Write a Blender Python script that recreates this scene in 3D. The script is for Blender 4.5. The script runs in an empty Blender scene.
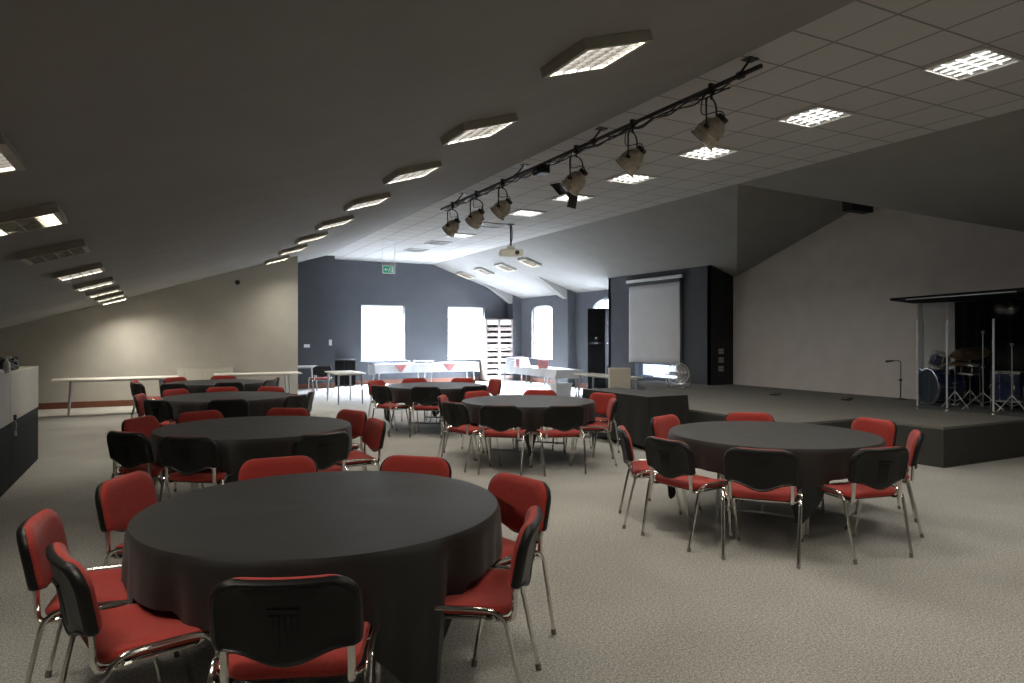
import bpy, math, random
from mathutils import Vector, Matrix
R = math.radians
sin, cos, pi = math.sin, math.cos, math.pi
rnd = random.Random(7)
scene = bpy.context.scene
COL = scene.collection

# ------------------------------------------------------------------ room numbers (metres; x across, y along the hall)
EYE = 1.61
ZC = 4.15                     # flat tiled ceiling
VL, VR = 4.70, 8.58           # its two edges
SL, SR = .308, .345           # slopes of the side ceilings
XL, XR = -4.5, 11.9           # side walls
YF, YB = -4.0, 22.9           # wall behind the camera, far wall
YR = 8.5                      # ridge of the cross gable over the stage
YP = 18.3                     # partition
STZ = .5                      # stage height
def zl(x): return ZC - SL*(VL-x)
def zr(x): return ZC - SR*(x-VR)

# ------------------------------------------------------------------ materials
def mat(name, col, rough=.6, metal=0., spec=.5, var=0., scale=30., bump=0., bscale=None, sheen=0., coat=0., emit=None, estr=0.):
    m = bpy.data.materials.new(name); m.use_nodes = True
    nt = m.node_tree; b = nt.nodes['Principled BSDF']
    b.inputs['Base Color'].default_value = (*col, 1)
    b.inputs['Roughness'].default_value = rough
    b.inputs['Metallic'].default_value = metal
    b.inputs['Specular IOR Level'].default_value = spec
    if sheen:
        b.inputs['Sheen Weight'].default_value = sheen
        b.inputs['Sheen Roughness'].default_value = .5
    if coat: b.inputs['Coat Weight'].default_value = coat
    if emit:
        b.inputs['Emission Color'].default_value = (*emit, 1); b.inputs['Emission Strength'].default_value = estr
    tc = nt.nodes.new('ShaderNodeTexCoord')
    if var:
        n = nt.nodes.new('ShaderNodeTexNoise'); n.inputs['Scale'].default_value = scale; n.inputs['Detail'].default_value = 4
        nt.links.new(tc.outputs['Object'], n.inputs['Vector'])
        mr = nt.nodes.new('ShaderNodeMapRange')
        mr.inputs['From Min'].default_value = .3; mr.inputs['From Max'].default_value = .7
        mr.inputs['To Min'].default_value = 1-var; mr.inputs['To Max'].default_value = 1+var
        nt.links.new(n.outputs['Fac'], mr.inputs['Value'])
        mx = nt.nodes.new('ShaderNodeMix'); mx.data_type = 'RGBA'; mx.blend_type = 'MULTIPLY'; mx.inputs['Factor'].default_value = 1
        mx.inputs['A'].default_value = (*col, 1)
        nt.links.new(mr.outputs['Result'], mx.inputs['B'])
        nt.links.new(mx.outputs['Result'], b.inputs['Base Color'])
    if bump:
        n2 = nt.nodes.new('ShaderNodeTexNoise'); n2.inputs['Scale'].default_value = bscale or scale; n2.inputs['Detail'].default_value = 3
        nt.links.new(tc.outputs['Object'], n2.inputs['Vector'])
        bp = nt.nodes.new('ShaderNodeBump'); bp.inputs['Strength'].default_value = bump; bp.inputs['Distance'].default_value = .01
        nt.links.new(n2.outputs['Fac'], bp.inputs['Height']); nt.links.new(bp.outputs['Normal'], b.inputs['Normal'])
    return m

def carpet(name, col, amp):
    m = mat(name, col, .95, spec=.15)
    nt = m.node_tree; b = nt.nodes['Principled BSDF']
    tc = nt.nodes.new('ShaderNodeTexCoord')
    fs = []
    for sc, a in ((130., amp*1.25), (55., amp*.5), (.9, amp*.25)):
        n = nt.nodes.new('ShaderNodeTexNoise'); n.inputs['Scale'].default_value = sc; n.inputs['Detail'].default_value = 2
        nt.links.new(tc.outputs['Object'], n.inputs['Vector'])
        mr = nt.nodes.new('ShaderNodeMapRange'); mr.inputs['From Min'].default_value = .3; mr.inputs['From Max'].default_value = .7
        mr.inputs['To Min'].default_value = 1-a; mr.inputs['To Max'].default_value = 1+a
        nt.links.new(n.outputs['Fac'], mr.inputs['Value']); fs.append(mr.outputs['Result'])
    p = fs[0]
    for q in fs[1:]:
        k = nt.nodes.new('ShaderNodeMath'); k.operation = 'MULTIPLY'
        nt.links.new(p, k.inputs[0]); nt.links.new(q, k.inputs[1]); p = k.outputs[0]
    mx = nt.nodes.new('ShaderNodeMix'); mx.data_type = 'RGBA'; mx.blend_type = 'MULTIPLY'; mx.inputs['Factor'].default_value = 1
    mx.inputs['A'].default_value = (*col, 1); nt.links.new(p, mx.inputs['B']); nt.links.new(mx.outputs['Result'], b.inputs['Base Color'])
    n = nt.nodes.new('ShaderNodeTexNoise'); n.inputs['Scale'].default_value = 220
    nt.links.new(tc.outputs['Object'], n.inputs['Vector'])
    bp = nt.nodes.new('ShaderNodeBump'); bp.inputs['Strength'].default_value = .5; bp.inputs['Distance'].default_value = .006
    nt.links.new(n.outputs['Fac'], bp.inputs['Height']); nt.links.new(bp.outputs['Normal'], b.inputs['Normal'])
    return m

def tiles_mat():
    m = mat('mineral_tiles', (.5, .5, .48), .9, spec=.2)
    nt = m.node_tree; b = nt.nodes['Principled BSDF']
    tc = nt.nodes.new('ShaderNodeTexCoord'); mp = nt.nodes.new('ShaderNodeMapping')
    mp.inputs['Location'].default_value = (-5.19/.605, -4.03/.58, 0)
    mp.inputs['Scale'].default_value = (1/.605, 1/.58, 1)
    nt.links.new(tc.outputs['Object'], mp.inputs['Vector'])
    br = nt.nodes.new('ShaderNodeTexBrick'); br.offset = 0; br.squash = 1
    br.inputs['Scale'].default_value = 1; br.inputs['Brick Width'].default_value = 1; br.inputs['Row Height'].default_value = 1
    br.inputs['Mortar Size'].default_value = .022; br.inputs['Mortar Smooth'].default_value = .1
    br.inputs['Color1'].default_value = (.52, .51, .485, 1); br.inputs['Color2'].default_value = (.49, .48, .455, 1)
    br.inputs['Mortar'].default_value = (.25, .245, .23, 1)
    nt.links.new(mp.outputs['Vector'], br.inputs['Vector']); nt.links.new(br.outputs['Color'], b.inputs['Base Color'])
    return m

def glass_mat(name, tint, gloss):
    m = bpy.data.materials.new(name); m.use_nodes = True
    nt = m.node_tree; nt.nodes.clear()
    o = nt.nodes.new('ShaderNodeOutputMaterial'); mx = nt.nodes.new('ShaderNodeMixShader')
    t = nt.nodes.new('ShaderNodeBsdfTransparent'); t.inputs['Color'].default_value = (*tint, 1)
    g = nt.nodes.new('ShaderNodeBsdfGlossy'); g.inputs['Roughness'].default_value = .05
    lw = nt.nodes.new('ShaderNodeLayerWeight'); lw.inputs['Blend'].default_value = .5
    pw = nt.nodes.new('ShaderNodeMath'); pw.operation = 'POWER'; pw.inputs[1].default_value = 5
    mu = nt.nodes.new('ShaderNodeMath'); mu.operation = 'MULTIPLY_ADD'; mu.inputs[1].default_value = .8; mu.inputs[2].default_value = gloss
    nt.links.new(lw.outputs['Facing'], pw.inputs[0]); nt.links.new(pw.outputs[0], mu.inputs[0]); nt.links.new(mu.outputs[0], mx.inputs[0])
    nt.links.new(t.outputs[0], mx.inputs[1]); nt.links.new(g.outputs[0], mx.inputs[2]); nt.links.new(mx.outputs[0], o.inputs[0])
    return m

def cloth_thin(name, col, trans):
    m = bpy.data.materials.new(name); m.use_nodes = True
    nt = m.node_tree; nt.nodes.clear()
    o = nt.nodes.new('ShaderNodeOutputMaterial'); mx = nt.nodes.new('ShaderNodeMixShader'); mx.inputs[0].default_value = trans
    d = nt.nodes.new('ShaderNodeBsdfDiffuse'); d.inputs['Color'].default_value = (*col, 1)
    t = nt.nodes.new('ShaderNodeBsdfTranslucent'); t.inputs['Color'].default_value = (*col, 1)
    nt.links.new(d.outputs[0], mx.inputs[1]); nt.links.new(t.outputs[0], mx.inputs[2]); nt.links.new(mx.outputs[0], o.inputs[0])
    return m

WARM = (1., .92, .80)
M = dict(
    floor=carpet('carpet', (.345, .335, .305), .42),
    stage=carpet('stage_carpet', (.15, .145, .13), .2),
    stage_side=mat('stage_side', (.036, .035, .031), .9, var=.2, scale=60),
    ceil=mat('ceiling_paint', (.27, .262, .247), .9, spec=.2, var=.05, scale=2., bump=.15, bscale=40),
    tiles=tiles_mat(),
    part=mat('cream_wall_paint', (.44, .425, .375), .85, spec=.3, var=.04, scale=3),
    stagewall=mat('pale_wall_paint', (.56, .525, .50), .9, spec=.2, var=.05, scale=3),
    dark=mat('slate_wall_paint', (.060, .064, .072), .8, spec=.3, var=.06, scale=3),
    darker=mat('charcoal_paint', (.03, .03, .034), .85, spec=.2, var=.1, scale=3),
    skirt=mat('red_brown_skirting', (.16, .055, .03), .5, var=.15, scale=12),
    white=mat('white_paint', (.75, .75, .74), .5),
    red=mat('red_fabric', (.37, .042, .032), .88, spec=.2, var=.12, scale=90, bump=.25, bscale=350, sheen=.15),
    plastic=mat('black_plastic', (.007, .007, .0065), .40, spec=.32, var=.1, scale=200, bump=.06, bscale=500),
    chrome=mat('chrome', (.72, .70, .66), .16, metal=1., var=.08, scale=20),
    cap=mat('grey_rubber', (.16, .155, .145), .5),
    cloth=mat('black_cloth', (.0085, .0083, .0066), .55, spec=.5, var=.15, scale=6, bump=.12, bscale=14, sheen=.09),
    tabletop=mat('grey_laminate', (.35, .35, .35), .4, var=.05),
    hardware=mat('drum_hardware', (.30, .29, .27), .35, metal=.8, var=.1, scale=20),
    steel=mat('grey_steel', (.45, .46, .48), .35, metal=.8, var=.08, scale=15),
    wtop=mat('white_laminate', (.72, .70, .64), .35, var=.04, scale=5),
    wcloth=mat('white_cloth', (.80, .82, .86), .8, var=.04, scale=10, bump=.2, bscale=9),
    pink=mat('red_paper', (.66, .27, .27), .7, var=.1, scale=20),
    pinkp=mat('pink_paper', (.75, .38, .40), .7, var=.1, scale=20),
    housing=mat('cream_metal', (.36, .345, .29), .5, var=.05, scale=10),
    blade_pale=mat('pale_louvre', (.30, .31, .32), .4, var=.1, scale=20),
    blade=mat('louvre_alloy', (.035, .035, .034), .4, var=.1, scale=20),
    lampx=mat('unlit_louvre', (.34, .33, .29), .4, var=.4, scale=25),
    black=mat('black_metal', (.015, .015, .016), .45, var=.15, scale=40),
    parcan=mat('aged_alloy', (.55, .50, .41), .40, metal=.35, var=.2, scale=22),
    rim=mat('bright_alloy', (.85, .85, .82), .2, metal=.6),
    lens=mat('lamp_lens', (.12, .125, .13), .3, var=.1),
    cream=mat('cream_board', (.45, .42, .345), .6, var=.05, scale=8),
    slate=mat('dark_board', (.009, .0125, .0125), .75, spec=.2, var=.12, scale=8),
    seam=mat('seam', (.10, .095, .08), .7),
    wood=mat('pale_wood', (.19, .147, .127), .55, var=.1, scale=7),
    brownwood=mat('brown_wood', (.30, .20, .11), .5, var=.2, scale=14),
    void=mat('slot_dark', (.012, .011, .010), .9),
    screen=mat('screen_fabric', (.62, .62, .62), .8, var=.03, scale=4),
    green=mat('exit_green', (.01, .22, .13), .4, emit=(.02, .45, .27), estr=.35),
    signwhite=mat('sign_white', (.8, .85, .83), .4, emit=(.8, .9, .85), estr=.15),
    speaker=mat('speaker_black', (.004, .004, .004), .9, spec=.05, var=.15, scale=60),
    grille=mat('speaker_grille', (.005, .005, .005), .9, spec=.05, var=.5, scale=300),
    bluedrum=mat('blue_drum_wrap', (.010, .017, .055), .22, coat=.6, var=.3, scale=6),
    skin=mat('drum_skin', (.45, .45, .45), .5),
    darkskin=mat('dark_drum_skin', (.012, .013, .016), .5, spec=.2),
    cymbal=mat('bronze_cymbal', (.42, .24, .11), .28, metal=.9, var=.2, scale=20),
    acrylic=glass_mat('acrylic', (.90, .93, .95), .012),
    tube=mat('clear_tube', (.42, .44, .46), .25, var=.1),
    glass=glass_mat('window_glass', (.97, .98, 1.), .0),
    curtain=cloth_thin('sheer_curtain', (.50, .54, .64), .05),
    drape=mat('black_drape', (.008, .008, .009), .95, spec=.1, var=.3, scale=8),
    offwhite=mat('ivory_plastic', (.72, .69, .56), .45, var=.04),
    socket=mat('socket_plate', (.35, .35, .34), .4),
    whiteplastic=mat('white_plastic', (.8, .8, .8), .4),
    clearfan=mat('fan_silver', (.55, .56, .58), .25, metal=.7),
    fabricgrey=mat('grey_rag', (.5, .5, .5), .9, var=.2, scale=20),
    radiator=mat('radiator_enamel', (.66, .64, .56), .4),
)

# ------------------------------------------------------------------ mesh helper
class MB:
    def __init__(s): s.v = []; s.f = []; s.sm = []
    def add(s, vs, fs, smooth=False, mx=None):
        o = len(s.v)
        s.v += [tuple(mx @ Vector(p)) if mx else tuple(p) for p in vs]
        for f in fs: s.f.append([i+o for i in f]); s.sm.append(smooth)
        return s
    def box(s, x0, x1, y0, y1, z0, z1, bev=0., mx=None):
        if bev <= 0:
            vs = [(x, y, z) for z in (z0, z1) for y in (y0, y1) for x in (x0, x1)]
            return s.add(vs, [(0,2,3,1),(4,5,7,6),(0,1,5,4),(2,6,7,3),(0,4,6,2),(1,3,7,5)], mx=mx)
        b = min(bev, (x1-x0)*.49, (y1-y0)*.49, (z1-z0)*.49)
        rings = []
        for z, i in ((z0, b), (z0+b, 0), (z1-b, 0), (z1, b)):
            c = b
            rings.append([(x0+i+(c if i == 0 else 0), y0+i, z), (x1-i-(c if i == 0 else 0), y0+i, z), (x1-i, y0+i+(c if i == 0 else 0), z), (x1-i, y1-i-(c if i == 0 else 0), z),
                          (x1-i-(c if i == 0 else 0), y1-i, z), (x0+i+(c if i == 0 else 0), y1-i, z), (x0+i, y1-i-(c if i == 0 else 0), z), (x0+i, y0+i+(c if i == 0 else 0), z)])
        vs = [p for r in rings for p in r]; fs = []
        for k in range(3):
            for j in range(8):
                fs.append((k*8+j, k*8+(j+1) % 8, k*8+8+(j+1) % 8, k*8+8+j))
        fs.append(tuple(range(7, -1, -1))); fs.append(tuple(range(24, 32)))
        return s.add(vs, fs, mx=mx)
    def tube(s, pts, r, n=8, cap=True, flat=1., mx=None, closed=False):
        pts = [Vector(p) for p in pts]; N = len(pts); vs = []; fs = []
        up = None
        for i, p in enumerate(pts):
            if closed: d = (pts[(i+1) % N]-pts[i-1])
            else: d = (pts[min(i+1, N-1)]-pts[max(i-1, 0)])
            d.normalize()
            if up is None:
                up = Vector((0, 0, 1)) if abs(d.z) < .9 else Vector((1, 0, 0))
            a = d.cross(up)
            if a.length < 1e-4: a = d.cross(Vector((0, 1, 0)))
            a.normalize(); b = a.cross(d); up = b
            rr = r[i] if isinstance(r, (list, tuple)) else r
            for j in range(n):
                t = 2*pi*j/n
                vs.append(p + a*cos(t)*rr*flat + b*sin(t)*rr)
        L = N if closed else N-1
        for i in range(L):
            for j in range(n):
                k = (i+1) % N
                fs.append((i*n+j, k*n+j, k*n+(j+1) % n, i*n+(j+1) % n))
        if cap and not closed:
            fs.append(tuple(range(n))); fs.append(tuple(range(N*n-1, N*n-n-1, -1)))
        return s.add(vs, fs, True, mx)
    def lathe(s, prof, n=24, mx=None, smooth=True):
        vs = []; fs = []
        for r, z in prof:
            for j in range(n):
                t = 2*pi*j/n; vs.append((r*cos(t), r*sin(t), z))
        for i in range(len(prof)-1):
            for j in range(n):
                fs.append((i*n+j, i*n+(j+1) % n, (i+1)*n+(j+1) % n, (i+1)*n+j))
        if prof[0][0] > 1e-6: fs.append(tuple(range(n-1, -1, -1)))
        if prof[-1][0] > 1e-6: fs.append(tuple(range((len(prof)-1)*n, len(prof)*n)))
        return s.add(vs, fs, smooth, mx)
    def prism(s, poly, z0, z1, mx=None):
        n = len(poly)
        vs = [(x, y, z0) for x, y in poly]+[(x, y, z1) for x, y in poly]
        fs = [tuple(range(n-1, -1, -1)), tuple(range(n, 2*n))]
        fs += [(i, (i+1) % n, n+(i+1) % n, n+i) for i in range(n)]
        return s.add(vs, fs, mx=mx)
    def pad(s, outline, rings, fn, mx=None):
        """outline: 2-D points; rings: (inset factor, offset); fn(a,b,o)->xyz"""
        n = len(outline)
        ca = sum(p[0] for p in outline)/n; cb = sum(p[1] for p in outline)/n
        vs = []; fs = []
        for k, o in rings:
            for a, b in outline: vs.append(fn(ca+(a-ca)*k, cb+(b-cb)*k, o))
        for i in range(len(rings)-1):
            for j in range(n): fs.append((i*n+j, i*n+(j+1) % n, (i+1)*n+(j+1) % n, (i+1)*n+j))
        fs.append(tuple(range(n-1, -1, -1))); fs.append(tuple(range((len(rings)-1)*n, len(rings)*n)))
        return s.add(vs, fs, True, mx)
    def obj(s, name, m, parent=None, loc=None, solid=0., auto=True):
        me = bpy.data.meshes.new(name); me.from_pydata(s.v, [], s.f)
        me.polygons.foreach_set('use_smooth', s.sm); me.update()
        import bmesh
        bm = bmesh.new(); bm.from_mesh(me); bmesh.ops.recalc_face_normals(bm, faces=bm.faces); bm.to_mesh(me); bm.free()
        me.materials.append(m if not isinstance(m, str) else M[m])
        o = bpy.data.objects.new(name, me); COL.objects.link(o)
        if parent: o.parent = parent
        if loc: o.location = loc
        if solid:
            md = o.modifiers.new('thickness', 'SOLIDIFY'); md.thickness = solid; md.offset = 0
        if any(s.sm):
            try: me.set_sharp_from_angle(angle=R(38))
            except Exception: pass
        return o

def rrect(x0, x1, y0, y1, r, n=6, rb=None):
    """rounded rectangle, radius r at the y1 end and rb at the y0 end"""
    rb = r if rb is None else rb; P = []
    for cx, cy, a0, q in ((x1-r, y1-r, 0, r), (x0+r, y1-r, 90, r), (x0+rb, y0+rb, 180, rb), (x1-rb, y0+rb, 270, rb)):
        for i in range(n+1):
            t = R(a0+90*i/n); P.append((cx+q*cos(t), cy+q*sin(t)))
    return P
def dense(P, step=.03):
    out = []
    for i, p in enumerate(P):
        q = P[(i+1) % len(P)]; d = math.hypot(q[0]-p[0], q[1]-p[1]); n = max(1, int(d/step))
        out += [(p[0]+(q[0]-p[0])*k/n, p[1]+(q[1]-p[1])*k/n) for k in range(n)]
    return out
def smooth_path(pts, n=5):
    """Catmull-Rom through the points"""
    P = [Vector(p) for p in pts]; P = [P[0]*2-P[1]]+P+[P[-1]*2-P[-2]]; out = []
    for i in range(1, len(P)-2):
        for k in range(n):
            t = k/n; a, b, c, d = P[i-1], P[i], P[i+1], P[i+2]
            out.append(.5*((2*b)+(c-a)*t+(2*a-5*b+4*c-d)*t*t+(3*b-a-3*c+d)*t**3))
    out.append(P[-2]); return out
def arc(c, r, a0, a1, n, fn):
    return [fn(c[0]+r*cos(R(a0+(a1-a0)*i/n)), c[1]+r*sin(R(a0+(a1-a0)*i/n))) for i in range(n+1)]

def tag(o, label, cat, group=None, kind=None):
    o['label'] = label; o['category'] = cat
    if group: o['group'] = group
    if kind: o['kind'] = kind
    return o
def thing(name, label, cat, loc=(0, 0, 0), rz=0., group=None, rot=None):
    o = bpy.data.objects.new(name, None); COL.objects.link(o); o.empty_display_size = .1
    o.location = loc; o.rotation_euler = rot if rot else (0, 0, rz)
    return tag(o, label, cat, group)
def struct(name, mb, m, parent=None):
    o = mb.obj(name, m, parent)
    if parent is None: o['kind'] = 'structure'
    return o
KIDS = {}
def kids(o): return [c for c in COL.objects if c.parent == o]
def copy_tree(o, parent=None, depth=0):
    c = o.copy(); COL.objects.link(c)
    if parent: c.parent = parent
    for ch in KIDS.get(o.name) or KIDS.setdefault(o.name, kids(o)): copy_tree(ch, c, depth+1)
    return c
def dup(root, label, loc, rz=None, rot=None, group=None):
    c = copy_tree(root); c['label'] = label; c.location = loc
    if rot is not None: c.rotation_euler = rot
    elif rz is not None: c.rotation_euler = (0, 0, rz)
    if group: c['group'] = group
    return c

# ------------------------------------------------------------------ shell of the hall
struct('floor', MB().box(XL-.3, XR+.3, YF-.3, YB+.3, -.2, 0), 'floor')

def slab(poly, zf, t=.15):
    """ceiling panel: underside at zf(x,y), thickness upward"""
    n = len(poly)
    vs = [(x, y, zf(x, y)) for x, y in poly]+[(x, y, zf(x, y)+t) for x, y in poly]
    fs = [tuple(range(n)), tuple(range(2*n-1, n-1, -1))]+[(i, n+i, n+(i+1) % n, (i+1) % n) for i in range(n)]
    return MB().add(vs, fs)
dx = XR-VR; dy = dx
struct('ceiling', slab([(XL, YF), (VL, YF), (VL, YB), (XL, YB)], lambda x, y: zl(x)), 'ceil')
struct('ceiling', slab([(VL, YF), (VR, YF), (VR, YB), (VL, YB)], lambda x, y: ZC), 'tiles')
struct('ceiling', slab([(VR, YR), (XR, YR+dy), (XR, YB), (VR, YB)], lambda x, y: zr(x)), 'ceil')
struct('ceiling', slab([(VR, YR), (VR, YF), (XR, YF), (XR, YR-dy)], lambda x, y: zr(x)), 'ceil')
struct('ceiling', slab([(VR, YR), (XR, YR), (XR, YR+dy)], lambda x, y: ZC-SR*(y-YR)), 'ceil')
struct('ceiling', slab([(VR, YR), (XR, YR-dy), (XR, YR)], lambda x, y: ZC-SR*(YR-y)), 'ceil')

def wall_x(name, x0, x1, y0, y1, z0, ztop, holes, m):
    """wall in the plane of constant x, top follows ztop(y); holes (y0,y1,z0,z1)"""
    mb = MB(); ys = sorted({y0, y1, *[h[0] for h in holes], *[h[1] for h in holes], *([YR] if y0 < YR < y1 else []), *([YR+dy, YR-dy] if y0 < YR-dy else [])})
    for a, b in zip(ys[:-1], ys[1:]):
        hs = [h for h in holes if h[0] <= a+1e-6 and h[1] >= b-1e-6]
        spans = []
        if hs:
            spans.append((z0, z0, hs[0][2], hs[0][2])); spans.append((hs[0][3], hs[0][3], ztop(a), ztop(b)))
        else: spans.append((z0, z0, ztop(a), ztop(b)))
        for za, zb, zc, zd in spans:
            vs = [(x0, a, za), (x1, a, za), (x1, b, zb), (x0, b, zb), (x0, a, zc), (x1, a, zc), (x1, b, zd), (x0, b, zd)]
            mb.add(vs, [(0,3,2,1),(4,5,6,7),(0,1,5,4),(1,2,6,5),(2,3,7,6),(3,0,4,7)])
    return struct(name, mb, m)
def wall_y(name, y0, y1, x0, x1, z0, ztop, holes, m):
    mb = MB(); xs = sorted({x0, x1, *[h[0] for h in holes], *[h[1] for h in holes], *[q for q in (VL, VR) if x0 < q < x1]})
    for a, b in zip(xs[:-1], xs[1:]):
        hs = [h for h in holes if h[0] <= a+1e-6 and h[1] >= b-1e-6]
        spans = [(z0, z0, hs[0][2], hs[0][2]), (hs[0][3], hs[0][3], ztop(a), ztop(b))] if hs else [(z0, z0, ztop(a), ztop(b))]
        for za, zb, zc, zd in spans:
            vs = [(a, y0, za), (b, y0, zb), (b, y1, zb), (a, y1, za), (a, y0, zc), (b, y0, zd), (b, y1, zd), (a, y1, zc)]
            mb.add(vs, [(0,3,2,1),(4,5,6,7),(0,1,5,4),(1,2,6,5),(2,3,7,6),(3,0,4,7)])
    return struct(name, mb, m)
def ztop_y(x):
    return zl(x)+.1 if x < VL else (ZC+.1 if x <= VR else zr(x)+.1)
def ztop_x(y):
    d = abs(y-YR)
    return (ZC-SR*d if d < dy else zr(XR))+.1
WB1, WB2 = (6.06, 7.59, .80, 2.68), (9.19, 10.62, .80, 2.68)
WR1, WR2, WR3 = (20.2, 21.65, .85, 2.7), (16.25, 17.8, .85, 2.75), (13.0, 14.75, .56, 2.6)
T = .25
wall_x('wall_left', XL-T, XL, YF-T, YB+T, 0, lambda y: zl(XL)+.1, [], 'part')
wall_y('wall_front', YF-T, YF, XL, XR, 0, ztop_y, [], 'part')
wall_y('wall_back', YB, YB+T, 4.96, XR+T, 0, ztop_y, [WB1, WB2], 'dark')
wall_y('wall_back_left', 21.9, YB+T, XL, 4.96, 0, ztop_y, [], 'dark')
wall_x('wall_right', XR, XR+T, 12.0, YB+T, 0, lambda y: zr(XR)+.1, [WR1, WR2, WR3], 'dark')
wall_x('wall_stage', XR, XR+T, YF-T, 12.0, 0, ztop_x, [], 'stagewall')
wall_y('wall_partition', YP, YP+.12, XL, 3.2, 0, lambda x: zl(x)+.02, [], 'part')
# projecting bay that carries the screen
BX, BY0, BY1 = 11.22, 11.93, 15.95
b = wall_x('wall_bay', BX, BX+.12, BY0, BY1, 0, lambda y: zr(BX)+.02, [WR3], 'dark')
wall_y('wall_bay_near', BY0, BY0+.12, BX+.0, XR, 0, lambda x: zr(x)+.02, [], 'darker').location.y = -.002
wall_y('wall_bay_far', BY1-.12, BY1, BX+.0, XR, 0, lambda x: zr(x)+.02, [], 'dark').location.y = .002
# piers on the right wall and their sloping knees under the roof
struct('trim_1', MB().box(11.58, XR, 18.7, 19.35, 0, zr(11.58)+.02), 'dark')
struct('trim_2', MB().box(11.56, XR, 22.45, YB, 0, zr(11.56)+.02), 'dark')
for i, (y0, y1) in enumerate(((18.72, 18.98), (22.5, 22.75))):
    vs = []
    for y in (y0, y1): vs += [(10.45, y, zr(10.45)+.02), (11.60, y, zr(11.60)+.02), (11.60, y, zr(11.60)-.30), (11.42, y, zr(11.42)-.28)]
    struct('trim_%d' % (i+3), MB().add(vs, [(0,1,2,3),(7,6,5,4),(0,4,5,1),(1,5,6,2),(2,6,7,3),(3,7,4,0)]), 'ceil')
struct('trim_5', MB().box(11.3, XR, YR-.1, YR+.1, ZC-.22, ZC-.02), 'darker')        # ridge beam end over the stage
struct('baseboard_partition', MB().box(XL, 3.2, YP-.02, YP, 0, .14, .004), 'skirt')
struct('baseboard_back', MB().box(5.0, XR, YB-.02, YB, 0, .14, .004), 'skirt')
struct('baseboard_back_left', MB().box(XL, 4.96, 21.88, 21.9, 0, .14, .004), 'skirt')
struct('baseboard_right', MB().box(XR-.02, XR, BY1, YB, 0, .14, .004), 'skirt')

# windows
def window(n, axis, hole, at, bars, arch=False):
    a0, a1, z0, z1 = hole
    def B(mb, p0, p1, q0, q1, d0, d1):
        return mb.box(p0, p1, d0, d1, q0, q1) if axis == 'y' else mb.box(d0, d1, p0, p1, q0, q1)
    f = MB(); d0, d1 = at+.10, at+.16
    for p in ((a0, a0+.05, z0, z1), (a1-.05, a1, z0, z1), (a0, a1, z0, z0+.05), (a0, a1, z1-.05, z1)): B(f, *p, d0, d1)
    fr = struct('window_%d' % n, f, 'white')
    g = MB(); B(g, a0+.05, a1-.05, z0+.05, z1-.05, d0+.02, d0+.028); g.obj('window_pane', 'glass', fr)
    k = MB()
    for i in range(1, bars[0]): p = a0+(a1-a0)*i/bars[0]; B(k, p-.015, p+.015, z0+.05, z1-.05, d0+.005, d0+.05)
    for i in range(1, bars[1]): q = z0+(z1-z0)*i/bars[1]; B(k, a0+.05, a1-.05, q-.015, q+.015, d0+.006, d0+.045)
    if k.v: k.obj('glazing_bar', 'white', fr)
    s = MB(); B(s, a0-.03, a1+.03, z0-.03, z0, at-.05, at+.12); s.obj('window_sill', 'white', fr)
    if arch:
        m = MB(); w = (a1-a0)/2; c = (a0+a1)/2; N = 12; rise = .18 if n == 3 else .38
        pts = [(c-w*cos(pi*i/N), z1-rise+rise*sin(pi*i/N)) for i in range(N+1)]
        for i in range(N):
            (pa, qa), (pb, qb) = pts[i], pts[i+1]; vs = []
            for d in (at, at+.25):
                for p, q in ((pa, qa), (pb, qb), (pb, z1+.001), (pa, z1+.001)): vs.append((p, d, q) if axis == 'y' else (d, p, q))
            m.add(vs, [(0,1,2,3),(7,6,5,4),(0,4,5,1),(1,5,6,2),(2,6,7,3),(3,7,4,0)])
        m.obj('arch_head', 'dark', fr)
    return fr
window(1, 'y', WB1, YB, (1, 1))
window(2, 'y', WB2, YB, (2, 2))
window(3, 'x', WR1, XR, (2, 3), True)
window(4, 'x', WR2, XR, (2, 3), True)
window(5, 'x', WR3, XR, (2, 2))
# pleated sheer curtain in the bay window
cm = MB(); N = 90; vs = []; fs = []
for i in range(N+1):
    y = WR3[0]+.03+(WR3[1]-WR3[0]-.06)*i/N
    o = .03*sin(i*2*pi/9)+.012*sin(i*2*pi/4.3)
    for z in (WR3[2]+.04, 1.2, 2.5): vs.append((BX+.26+o, y, z))
for i in range(N):
    for k in range(2): fs.append((i*3+k, (i+1)*3+k, (i+1)*3+k+1, i*3+k+1))
tag(cm.add(vs, fs, True).obj('sheer_curtain', 'curtain'), 'white pleated sheer curtain showing below the projection screen', 'curtain')

# daylight
w = bpy.data.worlds.new('World'); scene.world = w; w.use_nodes = True
bg = w.node_tree.nodes['Background']; bg.inputs['Color'].default_value = (.78, .87, 1., 1); 
# bright sky overhead and sunlit ground, horizon dimmed to cut daylight reaching deep inside
nt_ = w.node_tree; tcw = nt_.nodes.new('ShaderNodeTexCoord'); sx_ = nt_.nodes.new('ShaderNodeSeparateXYZ')
nt_.links.new(tcw.outputs['Generated'], sx_.inputs[0])
def band(a, b, amount):
    m_ = nt_.nodes.new('ShaderNodeMapRange'); m_.interpolation_type = 'SMOOTHSTEP'
    m_.inputs['From Min'].default_value = a; m_.inputs['From Max'].default_value = b
    m_.inputs['To Min'].default_value = 0; m_.inputs['To Max'].default_value = amount
    nt_.links.new(sx_.outputs['Z'], m_.inputs['Value']); return m_.outputs['Result']
ad = nt_.nodes.new('ShaderNodeMath'); nt_.links.new(band(.12, .6, 460.), ad.inputs[0]); nt_.links.new(band(-.10, -.5, 22.), ad.inputs[1])
ad2 = nt_.nodes.new('ShaderNodeMath'); nt_.links.new(ad.outputs[0], ad2.inputs[0]); ad2.inputs[1].default_value = 9.
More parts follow.
